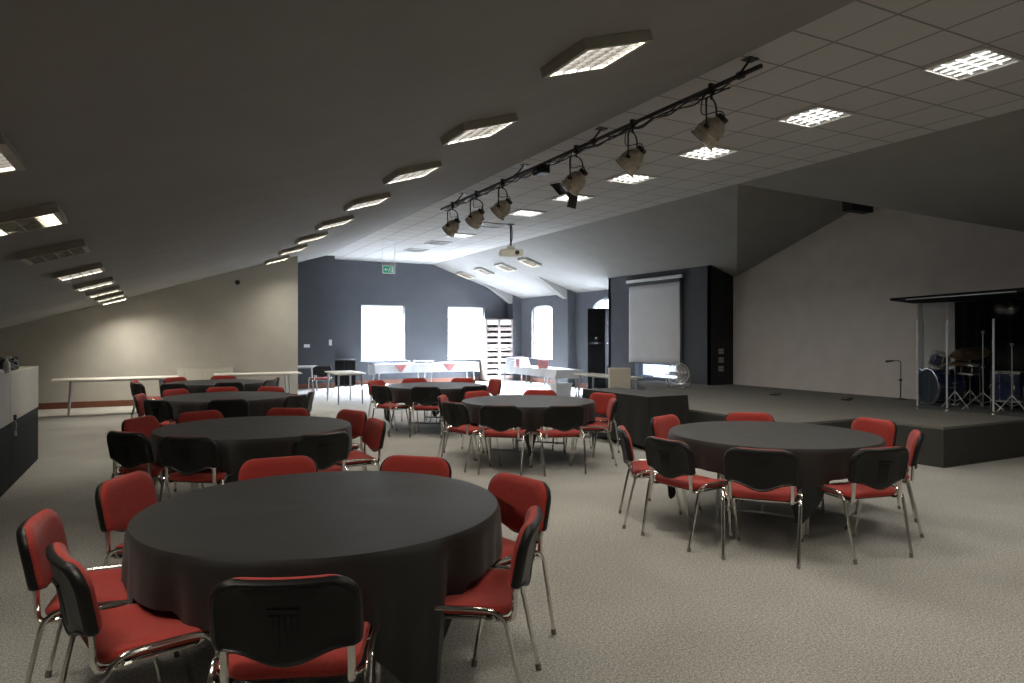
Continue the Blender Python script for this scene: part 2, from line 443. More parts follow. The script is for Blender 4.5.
nt_.links.new(ad2.outputs[0], bg.inputs['Strength'])
def portal(loc, rot, sx, sy):
    l = bpy.data.lights.new('window_portal', 'AREA'); l.shape = 'RECTANGLE'; l.size = sx; l.size_y = sy
    l.cycles.is_portal = True
    o = bpy.data.objects.new('window_portal', l); COL.objects.link(o); o.location = loc; o.rotation_euler = rot
for h in (WB1, WB2): portal(((h[0]+h[1])/2, YB+.22, (h[2]+h[3])/2), (R(-90), 0, 0), h[1]-h[0], h[3]-h[2])
for h in (WR1, WR2, WR3): portal((XR+.22, (h[0]+h[1])/2, (h[2]+h[3])/2), (R(90), 0, R(90)), h[1]-h[0], h[3]-h[2])

# ------------------------------------------------------------------ stage
st = thing('stage', 'low carpeted stage platform along the right wall', 'stage')
poly = [(8.55, 5.1), (XR-.003, 5.1), (XR-.003, BY0-.004), (BX-.003, BY0-.004), (BX-.003, 13.9), (10.5, 13.9), (9.6, 12.2), (8.8, 11.3), (7.2, 10.4), (7.2, 6.2), (8.45, 6.2)]
MB().prism(poly, 0, STZ-.03).obj('stage_base', 'stage_side', st)
MB().prism(poly, STZ-.03, STZ).obj('stage_deck', 'stage', st)

# ------------------------------------------------------------------ ceiling fittings
LO = .022
def lamp(loc, rot, size, power, col, spread=150, sy=None):
    l = bpy.data.lights.new('louvre_light', 'AREA'); l.shape = 'RECTANGLE'; l.size = size; l.size_y = sy or size
    l.energy = power; l.color = col; l.spread = R(spread)
    o = bpy.data.objects.new('louvre_light', l); COL.objects.link(o); o.location = loc; o.rotation_euler = rot
    return o
P_W, P_C = 33., 26.
FS = .265
def louvre(mb, hx, hy, nx, ny, z0, z1, th=.0035):
    for i in range(1, nx): q = -hx+2*hx*i/nx; mb.box(q-th, q+th, -hy, hy, z0, z1)
    for i in range(1, ny): q = -hy+2*hy*i/ny; mb.box(-hx, hx, q-th, q+th, z0+.001, z1-.001)
    return mb
def surface_light(m):
    """boxed fitting: four sides, back plate, reflector and an egg-crate louvre below the tubes"""
    t = thing('ceiling_light', '', 'ceiling light')
    h = MB()
    for a in ((-FS, -FS+.012, -FS, FS), (FS-.012, FS, -FS, FS), (-FS+.012, FS-.012, -FS, -FS+.012), (-FS+.012, FS-.012, FS-.012, FS)): h.box(*a, -.066, .004)
    h.obj('housing', 'housing', t)
    MB().box(-FS+.012, FS-.012, -FS+.012, FS-.012, -.012, -.006).obj('reflector', 'white' if m == 'lamp' else 'lampx', t)
    f = MB()
    for a in ((-FS+.012, -FS+.04, -FS+.012, FS-.012), (FS-.04, FS-.012, -FS+.012, FS-.012), (-FS+.04, FS-.04, -FS+.012, -FS+.03), (-FS+.04, FS-.04, FS-.03, FS-.012)): f.box(*a, -.066, -.059)
    f.obj('trim_frame', 'housing', t)
    louvre(MB(), FS-.04, FS-.03, 4, 7, -.064, -.034).obj('louvre', 'blade' if m == 'lamp' else 'lampx', t)
    return t
lit = surface_light('lamp'); used = []
aL = -math.atan(SL)            # the left slope rises with x
rotL = (0, aL, 0)
ordn = ['nearest', 'second', 'third', 'fourth', 'fifth', 'sixth', 'seventh', 'farthest']
row2 = [3.76, 5.60, 7.42, 9.3, 11.25, 13.15, 15.15, 17.3]
first = True
for i, u in enumerate(row2):
    x = 2.53
    lab = '%s boxed ceiling light in the middle row beside the lighting bar' % ordn[i]
    if first: o = lit; o['label'] = lab; o.location = (x, u, zl(x)); o.rotation_euler = rotL; o['group'] = 'ceiling lights in the middle row'; first = False
    else: o = dup(lit, lab, (x, u, zl(x)), rot=rotL, group='ceiling lights in the middle row')
    lamp((x+LO*sin(-aL), u, zl(x)-LO), rotL, .5, P_W*(1.7 if i == 7 else 1), WARM)
dead = surface_light('lampx')
half = surface_light('lampd')
row1 = [3.95, 5.8, 7.75, 10.0, 12.2, 14.2, 15.95, 17.45]
for i, u in enumerate(row1):
    x = -.865
    src = half if i == 1 else dead if i == 2 else lit
    extra = ', only its end tubes lit' if i == 1 else ', unlit' if i == 2 else ''
    lab = '%s boxed ceiling light in the left row above the counter%s' % (ordn[i], extra)
    if src is lit: o = dup(lit, lab, (x, u, zl(x)), rot=rotL, group='ceiling lights in the left row')
    else: o = src; o['label'] = lab; o.location = (x, u, zl(x)); o.rotation_euler = rotL; o['group'] = 'ceiling lights in the left row'
    if i == 1:
        for q in (-1, 1):
            lamp((x+q*.19*cos(aL)+.02, u, zl(x)-.025-q*.19*sin(aL)), rotL, .12, 6., WARM, sy=.5)
    elif i != 2: lamp((x+LO*sin(-aL), u, zl(x)-LO), rotL, .5, P_W*(.45 if i == 0 else 2.4 if i == 7 else .8), WARM)
# right slope, by the far wall
aR = math.atan(SR)
for i, u in enumerate((17.6, 19.2, 20.75, 22.3)):
    x = 9.62
    dup(lit, '%s boxed ceiling light on the right slope near the far windows' % ['nearest', 'second', 'third', 'last'][i], (x, u, zr(x)), rot=(0, aR, 0), group='ceiling lights on the right slope')
    lamp((x-LO*sin(aR), u, zr(x)-LO), (0, aR, 0), .5, P_W*.5, WARM)
# recessed lights
def recessed(m):
    t = thing('recessed_light', '', 'ceiling light')
    f = MB()
    for a in ((-.295, -.275, -.285, .285), (.275, .295, -.285, .285), (-.275, .275, -.285, -.265), (-.275, .275, .265, .285)): f.box(*a, -.022, .002)
    f.obj('trim_frame', 'white', t)
    MB().box(-.275, .275, -.265, .265, -.004, -.001).obj('reflector', 'white' if m == 'lampc' else 'lampx', t)
    louvre(MB(), .275, .265, 5, 4, -.018, -.010, .0022).obj('louvre', 'blade_pale' if m == 'lampc' else 'lampx', t)
    return t
rc = recessed('lampc'); rx = recessed('lampx')
rl = [(3.76, 1), (5.48, 1), (7.22, 1), (8.95, 1), (10.7, 1), (12.45, 1), (14.2, 0), (15.95, 1), (17.5, 0), (19.3, 0)]
names = ['nearest', 'second nearest', 'third', 'fourth', 'fifth', 'sixth', 'seventh', 'eighth', 'ninth', 'farthest']
seen = set()
for i, (u, on) in enumerate(rl):
    src = rc if on else rx
    lab = '%s square light recessed in the tiled flat ceiling, %s' % (names[i], 'lit' if on else 'unlit')
    if src.name in seen: o = dup(src, lab, (6.73, u, ZC), group='recessed lights in the tiled ceiling')
    else: o = src; o['label'] = lab; o.location = (6.73, u, ZC); o['group'] = 'recessed lights in the tiled ceiling'; seen.add(src.name)
    if on: lamp((6.73, u, ZC-.008), (0, 0, 0), .5, P_C, (1., .95, .86))
# the rows carry on over the photographer
for u in (2.0, .1, -1.8): lamp((2.56, u, zl(2.53)-.08), rotL, .5, P_W*.6, WARM)
for u in (2.3,): lamp((-.8, u, zl(-.84)-.08), rotL, .5, P_W*.5, WARM)
for u in (2.0, .25, -1.5): lamp((6.73, u, ZC-.008), (0, 0, 0), .5, P_C*.6, (1., .95, .86))

# lighting bar with lamps
BXX, BZ = 4.70, 3.98
lb = thing('lighting_bar', 'long black lighting bar with cables under the ceiling edge', 'lighting bar', (BXX, 0, BZ))
MB().tube([(0, 4.38, 0), (0, 12.05, 0)], .022, 10).obj('bar', 'black', lb)
for u in (4.62, 7.0, 9.0, 11.3):
    MB().tube([(.0, u, .02), (.12, u, ZC-BZ)], .012, 6).box(.06, .18, u-.05, u+.05, ZC-BZ-.012, ZC-BZ-.001).tube([(.0, u-.03, 0), (0, u+.03, 0)], .036, 10).obj('hanger', 'black', lb)
for k in range(3):
    pts = []; n = 60
    for i in range(n+1):
        u = 4.75+7.1*i/n
        sag = .05*abs(sin(i*.55+k*2))+.015*sin(i*1.7+k)
        pts.append((.018*cos(i*.9+k*2.1)+.005, u, -.03-sag*.8+(.025 if k == 0 else 0)))
    MB().tube(smooth_path(pts, 3), .008, 6).obj('cable', 'black', lb)
jb = MB().box(-.07, .07, 8.15, 8.40, -.14, -.02, .01).box(-.1, .1, 8.22, 8.33, -.10, -.05, .006); jb.obj('junction_box', 'black', lb)

yaw = math.atan((512-158)/690.)
cyw, syw = cos(yaw), sin(yaw)
def par_can(label, u, tilt=0., turn=0., barn=False):
    # local: lens points along -Y ; pivot at the bar clamp
    t = thing('stage_lamp', label, 'stage lamp', (BXX, u, BZ), group='stage lamps on the lighting bar')
    dz = -.40
    face = Vector((-cyw*.62+syw*.42, syw*.62+cyw*.42, 0)); face.z = -.66
    face = Matrix.Rotation(turn, 3, 'Z') @ face; face.normalize()
    z = -face; xaxis = Vector((0, 0, 1)).cross(z).normalized(); yaxis = z.cross(xaxis)
    mx = Matrix.Translation((0, 0, dz)) @ Matrix((xaxis, yaxis, z)).transposed().to_4x4()
    MB().lathe([(.122, -.125), (.126, -.12), (.126, -.05), (.132, -.045), (.132, -.03), (.124, -.02), (.118, .03), (.10, .07), (.07, .095), (.06, .12), (.0, .125)], 24, mx).obj('lamp_body', 'parcan', t)
    MB().lathe([(.122, -.134), (.140, -.134), (.140, -.120), (.122, -.120)], 24, mx).obj('front_rim', 'rim', t)
    MB().lathe([(0, -.105), (.07, -.109), (.119, -.117), (.119, -.121), (.0, -.115)], 24, mx).obj('lens', 'lens', t)
    MB().box(-.045, .045, -.045, .045, .12, .165, .006, mx).box(.05, .075, -.02, .02, .05, .13, .004, mx).obj('lamp_socket', 'black', t)
    # yoke
    side = xaxis
    a = Vector((0, 0, dz))
    pts = [a+side*.142, a+side*.15+Vector((0, 0, .12)), a+side*.145+Vector((0, 0, .25)), a+side*.06+Vector((0, 0, .30)), a-side*.06+Vector((0, 0, .30)), a-side*.145+Vector((0, 0, .25)), a-side*.15+Vector((0, 0, .12)), a-side*.142]
    MB().tube(smooth_path(pts, 3), .010, 6).obj('yoke', 'black', t)
    for q in (-1, 1): MB().tube([a+side*(.125*q), a+side*(.18*q)], .018, 8).obj('knob', 'black', t)
    MB().tube([(0, 0, -.11), (0, 0, -.02)], .012, 8).box(-.03, .03, -.02, .02, -.06, .045, .006).obj('clamp', 'black', t)
    pts = [a+z*.17, a+z*.2+Vector((0, .1, .05)), Vector((.02, .15, -.2)), Vector((0, .12, -.03))]
    MB().tube(smooth_path(pts, 5), .006, 6).obj('power_cable', 'black', t)
    if barn:
        b = MB()
        mb2 = mx @ Matrix.Translation((0, 0, -.16))
        for q in range(4):
            mq = mb2 @ Matrix.Rotation(R(90*q), 4, 'Z') @ Matrix.Translation((.115, 0, 0)) @ Matrix.Rotation(R(-35 if q != 2 else -70), 4, 'Y')
            b.box(0, .004, -.10, .10, -.15, 0, mx=mq)
        b.obj('barn_door', 'black', t)
    return t
par_can('nearest stage lamp on the lighting bar, hanging alone near its end', 4.99)
par_can('second nearest stage lamp on the lighting bar', 6.22, turn=.1)
par_can('third stage lamp on the bar, with dark flaps beside it', 7.38, turn=-.05, barn=True)
par_can('fourth stage lamp on the bar, beyond the small junction box', 9.47, turn=.15)
par_can('second farthest stage lamp on the lighting bar', 10.45, turn=-.1)
par_can('farthest stage lamp at the far end of the bar', 11.49, turn=.05)

# projector on its pole
pj = thing('projector', 'ivory projector hanging from the tiled ceiling on a pole', 'projector', (7.1, 13.9, ZC))
MB().tube([(0, 0, 0), (0, 0, -.50)], .02, 8).obj('mount_pole', 'black', pj)
MB().lathe([(.09, -.001), (.09, -.015), (.03, -.03)], 16).obj('ceiling_plate', 'black', pj)
m = Matrix.Translation((0, 0, -.66)) @ Matrix.Rotation(R(-20), 4, 'Z')
MB().box(-.26, .26, -.18, .18, -.075, .075, .02, m).box(-.09, .09, -.09, .09, .07, .16, .015, m).obj('projector_body', 'offwhite', pj)
MB().lathe([(.045, 0), (.05, .02), (.05, .05), (.035, .05), (.03, .03), (0, .03)], 20, m @ Matrix.Translation((.12, -.172, 0)) @ Matrix.Rotation(R(90), 4, 'X')).obj('lens', 'black', pj)
MB().box(.261, .265, -.12, .12, -.05, .05, mx=m).obj('air_vent', 'black', pj)
MB().tube(smooth_path([(.03, .02, 0), (.06, .03, -.25), (.03, .05, -.45), (0, .05, -.56)], 4), .008, 6).obj('signal_cable', 'black', pj)

# emergency exit sign
ex = thing('exit_sign', 'green emergency exit sign hanging from the ceiling on wires', 'sign', (5.42, 17.7, ZC))
z1, z0 = 3.565-ZC, 3.27-ZC
MB().box(-.19, .19, -.03, .03, z1-.09, z1, .008).obj('sign_housing', 'steel', ex)
MB().box(-.17, .17, -.008, .008, z0, z1-.09, .002).obj('sign_panel', 'signwhite', ex)
MB().box(-.15, .15, -.011, -.008, z0+.02, z1-.105).obj('green_panel', 'green', ex)
zc = (z0+z1-.085)/2
pg = MB()
pg.add([(-.13, -.0125, zc), (-.075, -.0125, zc+.045), (-.075, -.0125, zc+.016), (-.03, -.0125, zc+.016), (-.03, -.0125, zc-.016), (-.075, -.0125, zc-.016), (-.075, -.0125, zc-.045)], [tuple(range(7))])
pg.box(.075, .13, -.0125, -.0115, zc-.07, zc+.07)
pg.obj('pictogram', 'signwhite', ex)
rm = MB(); yy = -.0128
rm.add([(.035+.012*cos(k*pi/5), yy, zc+.055+.012*sin(k*pi/5)) for k in range(10)], [tuple(range(10))])
for a, b_, r_ in (((.03, .04), (.02, -.005), .011), ((.02, -.005), (.045, -.035), .008), ((.045, -.035), (.04, -.07), .007), ((.02, -.005), (-.005, -.03), .008), ((-.005, -.03), (-.02, -.06), .007), ((.03, .035), (.0, .03), .006), ((.03, .035), (.055, .015), .006)):
    d = Vector((b_[0]-a[0], 0, b_[1]-a[1])).normalized(); nrm = Vector((-d.z, 0, d.x))*r_
    A = Vector((a[0], yy, zc+a[1])); Bq = Vector((b_[0], yy, zc+b_[1]))
    rm.add([A+nrm, Bq+nrm, Bq-nrm, A-nrm], [(0, 1, 2, 3)])
rm.obj('running_figure', 'signwhite', ex)
wr = MB()
for q in (-.17, .17): wr.tube([(q, 0, z1), (q, 0, -.001)], .004, 6)
wr.box(-.19, .19, -.02, .02, -.02, -.001)
wr.obj('hanging_wire', 'steel', ex)

# ------------------------------------------------------------------ chairs
def make_chair():
    t = thing('stacking_chair', '', 'chair')
    # seat cushion
    out = rrect(-.235, .235, -.205, .225, .075, 5)
    def sf(a, b, o):
        dish = -.012*(1-(a/.235)**2)*(1 if o > .03 else 0)
        drop = -.030*max(0, (b-.08)/.14)**2 - .006*max(0, (-b-.1)/.1)**2
        return (a, b, .438+o+drop+dish+.010*(a/.235)**2)
    MB().pad(out, [(.9, 0), (.98, .004), (1, .015), (1, .026), (.97, .040), (.88, .049), (.6, .051), (.3, .051)], sf).obj('seat', 'red', t)
    MB().pad(out, [(.3, -.012), (.85, -.012), (.95, -.004), (.955, .006)], sf).obj('seat_pan', 'plastic', t)
    # back
    tilt = R(11)
    zb = .53
    def place(x, z, y):
        y += .55*x*x - .010
        zz = z-zb
        return (x, -.235+(y*cos(tilt)-zz*sin(tilt)), zb+zz*cos(tilt)+y*sin(tilt))
    oc = dense(rrect(-.246, .246, .552, .8195, .105, 7, .03))
    oc = [(x*(1-.03*(.822-z)/.28), z-(.040*(.5+.5*cos(pi*min(1, abs(x)/.205)))*max(0, min(1, (.66-z)/.09)))) for x, z in oc]
    MB().pad(oc, [(.35, .046), (.72, .044), (.90, .036), (.975, .022), (1, .008), (.99, 0), (.5, 0)], lambda a, b, o: place(a, b, o)).obj('backrest', 'red', t)
    osb = dense(rrect(-.256, .256, .560, .8185, .105, 7, .022))
    osb = [(x*(1-.020*(.817-z)/.28), z-(.056*(.5+.5*cos(pi*min(1, abs(x)/.205)))*max(0, min(1, (.66-z)/.09)))) for x, z in osb]
    sh = MB().pad(osb, [(.99, .010), (1.0, .004), (.995, -.010), (.96, -.022), (.90, -.026), (.86, -.020), (.5, -.020)], lambda a, b, o: place(a, b, o)).obj('back_shell', 'plastic', t)
    hb = MB()
    def hp(x0, x1, z0, z1, o0, o1):
        vs = [place(x, z, o) for o in (o0, o1) for z in (z0, z1) for x in (x0, x1)]
        hb.add(vs, [(0,2,3,1),(4,5,7,6),(0,1,5,4),(2,6,7,3),(0,4,6,2),(1,3,7,5)])
    hp(-.055, .055, .712, .722, -.030, -.018)
    for q in range(5): hp(-.046+q*.02, -.036+q*.02, .56, .700, -.0215, -.019)
    hb.obj('handle_grip', 'plastic', sh)
    # legs: each side is a bent oval tube, front and rear leg meeting over the seat edge
    for s in (-1, 1):
        for fb in (1, -1):
            if fb == 1: pts = [(.252, .262, .012), (.258, .225, .20), (.262, .188, .38), (.2635, .172, .435), (.265, .135, .474), (.265, .08, .484), (.265, 0, .485)]
            else: pts = [(.250, -.285, .012), (.257, -.245, .20), (.262, -.205, .38), (.2635, -.188, .435), (.265, -.15, .474), (.265, -.09, .484), (.265, 0, .485)]
            P = smooth_path([(x*s, y, z) for x, y, z in pts], 3)
            lg = MB().tube(P, .0125, 8, flat=.8).obj('leg', 'chrome', t)
            f0 = Vector(P[0]); d = (Vector(P[1])-f0).normalized()
            MB().tube([f0-d*.012+Vector((0, 0, 0)), f0+d*.02], .0134, 8).obj('foot_cap', 'cap', lg)
    # seat frame: two cross rods and side rods
    sfm = MB()
    for y in (.13, -.14): sfm.tube(smooth_path([(-.264, y, .455), (-.235, y, .432), (-.18, y, .422), (.18, y, .422), (.235, y, .432), (.264, y, .455)], 3), .009, 6)
    for s in (-1, 1): sfm.tube([(.20*s, .16, .421), (.20*s, -.18, .421)], .008, 6)
    sfm.obj('seat_frame', 'chrome', t)
    for s in (-1, 1):
        P = smooth_path([(.205*s, -.10, .425), (.208*s, -.185, .424), (.210*s, -.216, .440), (.210*s, -.222, .48), (.209*s, -.224, .53), (.208*s, -.230, .585)], 4)
        MB().tube(P, .012, 8, flat=1.25).obj('back_bracket', 'chrome', t)
    return t

chair0 = make_chair(); chair_used = [False]
def put_chair(x, y, rz, label, group):
    if not chair_used[0]:
        chair_used[0] = True; o = chair0; o['label'] = label; o.location = (x, y, 0); o.rotation_euler = (0, 0, rz); o['group'] = group
    else: o = dup(chair0, label, (x, y, 0), rz=rz, group=group)
    return o

# ------------------------------------------------------------------ round tables
TR, TZ, HALF = .88, .75, 1.13
def cloth_mesh(alpha, seed, seats=()):
    r_ = random.Random(seed); n = 160; mb = MB(); vs = []; fs = []
    ph = [r_.uniform(0, 6.28) for _ in range(4)]
    rings = [.25, .5, .75, .9, .97]
    vs.append((0, 0, TZ+.004))
    for k in rings:
        for j in range(n):
            t = 2*pi*j/n; vs.append((TR*k*cos(t), TR*k*sin(t), TZ+.004+.0012*sin(5*t+ph[0]+k*4)))
    drops = [0, .02, .06, .14, .28, .46, .64, .82, 1.]
    for q, d in enumerate(drops):
        for j in range(n):
            t = 2*pi*j/n; a = (t-alpha+pi/4) % (pi/2)-pi/4
            L = min(HALF/cos(a), 1.60)-TR
            L *= 1-.06*(abs(abs(a)-pi/4) < .05)
            for sa in seats:                      # the hem lies on the chair seats
                g = abs((t-sa+pi) % (2*pi)-pi)
                k_ = max(0, min(1, (R(16)-g)/R(6)))
                L = L+(min(L, .235)-L)*k_
            depth = L*d
            cr = cos(4*(t-alpha-pi/4))            # 1 on the corners
            # hanging folds swell towards the hem and towards the corners
            amp = (.013+.045*max(0, L-.22)/.47)*min(1, depth/.20)
            fold = amp*(sin(14*t+ph[1])+.7*sin(23*t+ph[2])+.4*sin(37*t+ph[3]))*.6
            rr = TR+.012*min(1, depth/.03)+fold+.012*max(0, cr)*min(1, depth/.3)-.10*max(0, depth-.25)
            z = TZ+.004-depth if q else TZ+.003
            vs.append((rr*cos(t), rr*sin(t), max(z, .012)))
    for j in range(n): fs.append((0, 1+j, 1+(j+1) % n))
    for i in range(len(rings)+len(drops)-1):
        for j in range(n): fs.append((1+i*n+j, 1+(i+1)*n+j, 1+(i+1)*n+(j+1) % n, 1+i*n+(j+1) % n))
    return mb.add(vs, fs, True)
def make_round_table():
    t = thing('round_table', '', 'table')
    MB().lathe([(0, TZ-.03), (TR-.015, TZ-.03), (TR-.008, TZ-.022), (TR-.008, TZ-.006), (TR-.015, TZ-.001), (0, TZ-.001)], 64).obj('tabletop', 'tabletop', t)
    for s in (-1, 1):
        for q in (-1, 1):
            MB().tube(smooth_path([(s*.34, q*.36, TZ-.03), (s*.40, q*.36, .4), (s*.44, q*.36, .012)], 3), .014, 8).obj('leg', 'steel', t)
    br = MB()
    for s in (-1, 1):
        br.tube([(s*.425, -.36, .14), (s*.425, .36, .14)], .012, 8); br.tube([(s*.34, -.36, TZ-.045), (s*.34, .36, TZ-.045)], .012, 8)
        br.tube([(s*.40, 0, .14), (s*.06, 0, TZ-.04)], .010, 6)
    br.obj('leg_brace', 'steel', t)
    return t
rt0 = None
TABLES = [
 # key, (x,y), alpha, table words, cloth words, chairs (angle, radius of the back, label)
 ('A', (.76, 3.57), R(60), 'the nearest, largest-looking round table', [
   (135, 1.33, 15, 'red chair beyond the far left rim of the nearest round table'),
   (176, 1.24, 'red chair at far left of the photo, behind another, nearest round table'),
   (207, 1.2, -12, 'chair seen from its side at the near left of the nearest round table'),
   (252, 1.25, 'chair at bottom centre, black back to the camera, nearest round table'),
   (310, 1.13, 16, 'chair seen side-on at the near right of the nearest round table'),
   (354, 1.08, 20, 'red chair just behind the side-on one, right of the nearest round table'),
   (46, 1.11, 'red chair whose top shows over the far right rim of the nearest table'),
   (93, 1.17, 'red chair whose top shows over the far middle of the nearest table')]),
 ('B', (.83, 6.98), R(20), 'the second round table in the left row', [
   (143, 1.25, 'red chair beyond the left rim of the left row\'s second table'),
   (199, 1.13, 20, 'chair with black back turned, left end of the left row\'s second table'),
   (235, 1.10, 'black-backed chair at front left of the left row\'s second table'),
   (288, 1.25, 'black-backed chair at front right of the left row\'s second table'),
   (336, 1.15, 27, 'chair angled side-on at the right of the left row\'s second table'),
   (23, 1.14, 'red chair facing us at the far right of the left row\'s second table'),
   (65, 1.10, 'red chair over the far right-centre rim of the left row\'s second table'),
   (112, 1.16, 'red chair over the far left-centre rim of the left row\'s second table')]),
 ('C', (.90, 10.68), R(40), 'the third round table in the left row', [
   (172, 1.14, 'red chair at the left end of the left row\'s third table'),
   (221, 1.22, 'black-backed chair at the front left of the left row\'s third table'),
   (265, 1.25, 'black-backed chair at the front centre of the left row\'s third table'),
   (311, 1.22, 'dark-backed chair at the front right of the left row\'s third table'),
   (345, 1.15, 'red chair side-on at the right end of the left row\'s third table'),
   (50, 1.10, 'red chair over the far right rim of the left row\'s third table'),
   (90, 1.10, 'red chair over the far centre rim of the left row\'s third table'),
   (126, 1.15, 'red chair over the far left rim of the left row\'s third table')]),
 ('D', (1.0, 14.1), R(10), 'the farthest round table in the left row', [
   (203, 1.45, 'black-backed chair at the left end of the left row\'s farthest table'),
   (172, 1.40, 'red chair at the left end of the left row\'s farthest table'),
   (233, 1.28, 'black-backed chair at the front left of the left row\'s farthest table'),
   (275, 1.15, 'black-backed chair at the front centre of the left row\'s farthest table'),
   (322, 1.10, 'black-backed chair at the front right of the left row\'s farthest table'),
   (355, 1.08, 'red chair at the right end of the left row\'s farthest table'),
   (80, 1.10, 'red chair over the far right rim of the left row\'s farthest table'),
   (127, 1.18, 'red chair over the far left rim of the left row\'s farthest table')]),
 ('E', (4.41, 8.13), R(14), 'the middle round table beside the black-draped long table', [
   (196, 1.27, 'chair side-on with black back at the left of the middle table'),
   (227, 1.30, 'left one of two black-backed chairs in front of the middle table'),
   (261, 1.30, 'right one of two black-backed chairs in front of the middle table'),
   (311, 1.17, 18, 'chair seen edge-on at the near right of the middle table'),
   (356, 1.18, 20, 'red chair facing us at the right of the middle table, by black drape'),
   (52, 1.10, 'red chair over the far right rim of the middle table'),
   (105, 1.10, 'red chair over the far left rim of the middle table'),
   (150, 1.16, 'mostly hidden red chair at the far left of the middle table')]),
 ('F', (4.36, 11.39), R(27), 'the far middle round table before the white-clothed tables', [
   (200, 1.22, 'black-backed chair at the left of the far middle table'),
   (132, 1.24, 'red chair just behind the black-backed left chair, far middle table'),
   (240, 1.15, 'black-backed chair at the front centre of the far middle table'),
   (281, 1.15, 'black-backed chair at the front right of the far middle table'),
   (8, 1.25, -8, 'red chair side-on at the right end of the far middle table'),
   (43, 1.15, 'red chair over the far right rim of the far middle table'),
   (90, 1.20, 'red chair over the far left rim of the far middle table')]),
 ('G', (4.85, 4.40), R(6), 'the right-hand round table in front of the stage', [
   (157, 1.34, -9, 'chair edge-on with black back, leftmost at the table before the stage'),
   (187, 1.34, 'black-backed chair at the near left of the table before the stage'),
   (219, 1.35, 'black-backed chair at the front centre of the table before the stage'),
   (260, 1.22, 'black-backed chair at the near right of the table before the stage'),
   (314, 1.14, -7, 'chair seen edge-on, rightmost at the table before the stage'),
   (357, 1.32, 'red chair facing us at the far right of the table before the stage'),
   (54, 1.10, 'red chair over the far centre rim of the table before the stage'),
   (107, 1.12, 'red chair facing us at the far left of the table before the stage')]),
]
GRP = {'A': 'nearest', 'B': 'second left', 'C': 'third left', 'D': 'farthest left', 'E': 'middle', 'F': 'far middle', 'G': 'stage-side'}
# clear label for each table
for k, (tx, ty), al, words, chairs in TABLES:
    lab = 'folding round table under black cloth, ' + words
    if rt0 is None: rt0 = make_round_table(); o = rt0; o['label'] = lab; o.location = (tx, ty, 0); o['group'] = 'round tables'
    else: o = dup(rt0, lab, (tx, ty, 0), rz=al+R(25), group='round tables')
    c = cloth_mesh(al, ord(k), [R(q[0]) for q in chairs if q[1] < 1.36]).obj('tablecloth', 'cloth', loc=(tx, ty, 0))
    tag(c, 'black square cloth draped over ' + words, 'tablecloth', 'black tablecloths on the round tables')
    for a, r_, *dl, cl in chairs:
        fa = R(a)+pi+R(dl[0] if dl else rnd.uniform(-5, 5))      # where the chair looks
        put_chair(tx+r_*cos(R(a))+.275*cos(fa), ty+r_*sin(R(a))+.275*sin(fa), fa-pi/2, cl, 'chairs at the %s round table' % GRP[k])

# ------------------------------------------------------------------ long tables
def box_cloth(x0, x1, y0, y1, z, drops, seed, wav=.012, n=24):
    """cloth on a rectangular top; drops = lengths on -y,+x,+y,-x"""
    r_ = random.Random(seed); per = []
    def side(a, b, d, cnt):
        for i in range(cnt):
            t = i/cnt; per.append((a[0]+(b[0]-a[0])*t, a[1]+(b[1]-a[1])*t, d))
    e = .012
    X0, X1, Y0, Y1 = x0-e, x1+e, y0-e, y1+e
    cnts = [max(6, int((X1-X0)/.06)), max(6, int((Y1-Y0)/.06))]
    side((X0, Y0), (X1, Y0), drops[0], cnts[0]); side((X1, Y0), (X1, Y1), drops[1], cnts[1])
    side((X1, Y1), (X0, Y1), drops[2], cnts[0]); side((X0, Y1), (X0, Y0), drops[3], cnts[1])
    N = len(per); cx, cy = (x0+x1)/2, (y0+y1)/2; vs = []; fs = []
    vs.append((cx, cy, z+.004))
    for k in (.5, .985, 1.): 
        for p in per: vs.append((cx+(p[0]-cx)*k, cy+(p[1]-cy)*k, z+.004))
    ph = r_.uniform(0, 6)
    dn = [per[i][2] for i in range(N)]
    dn = [(dn[i-1]+2*dn[i]+dn[(i+1) % N])/4 for i in range(N)]
    for k in (.06, .3, .65, 1.):
        for i, p in enumerate(per):
            nx, ny = p[0]-cx, p[1]-cy
            hx, hy = (x1-x0)/2, (y1-y0)/2
            if abs(nx)/hx > abs(ny)/hy: nn = (math.copysign(1, nx), 0)
            else: nn = (0, math.copysign(1, ny))
            corner = min(1, (abs(nx)/hx)**8*(abs(ny)/hy)**8*1.2)
            w_ = wav*k*(sin(i*1.05+ph)+.7*sin(i*.47+ph*2))+.03*k*corner+.015*k
            vs.append((p[0]+nn[0]*w_, p[1]+nn[1]*w_, max(.012, z-dn[i]*k)))
    for j in range(N): fs.append((0, 1+j, 1+(j+1) % N))
    for i in range(6):
        for j in range(N): fs.append((1+i*N+j, 1+(i+1)*N+j, 1+(i+1)*N+(j+1) % N, 1+i*N+(j+1) % N))
    return MB().add(vs, fs, True)
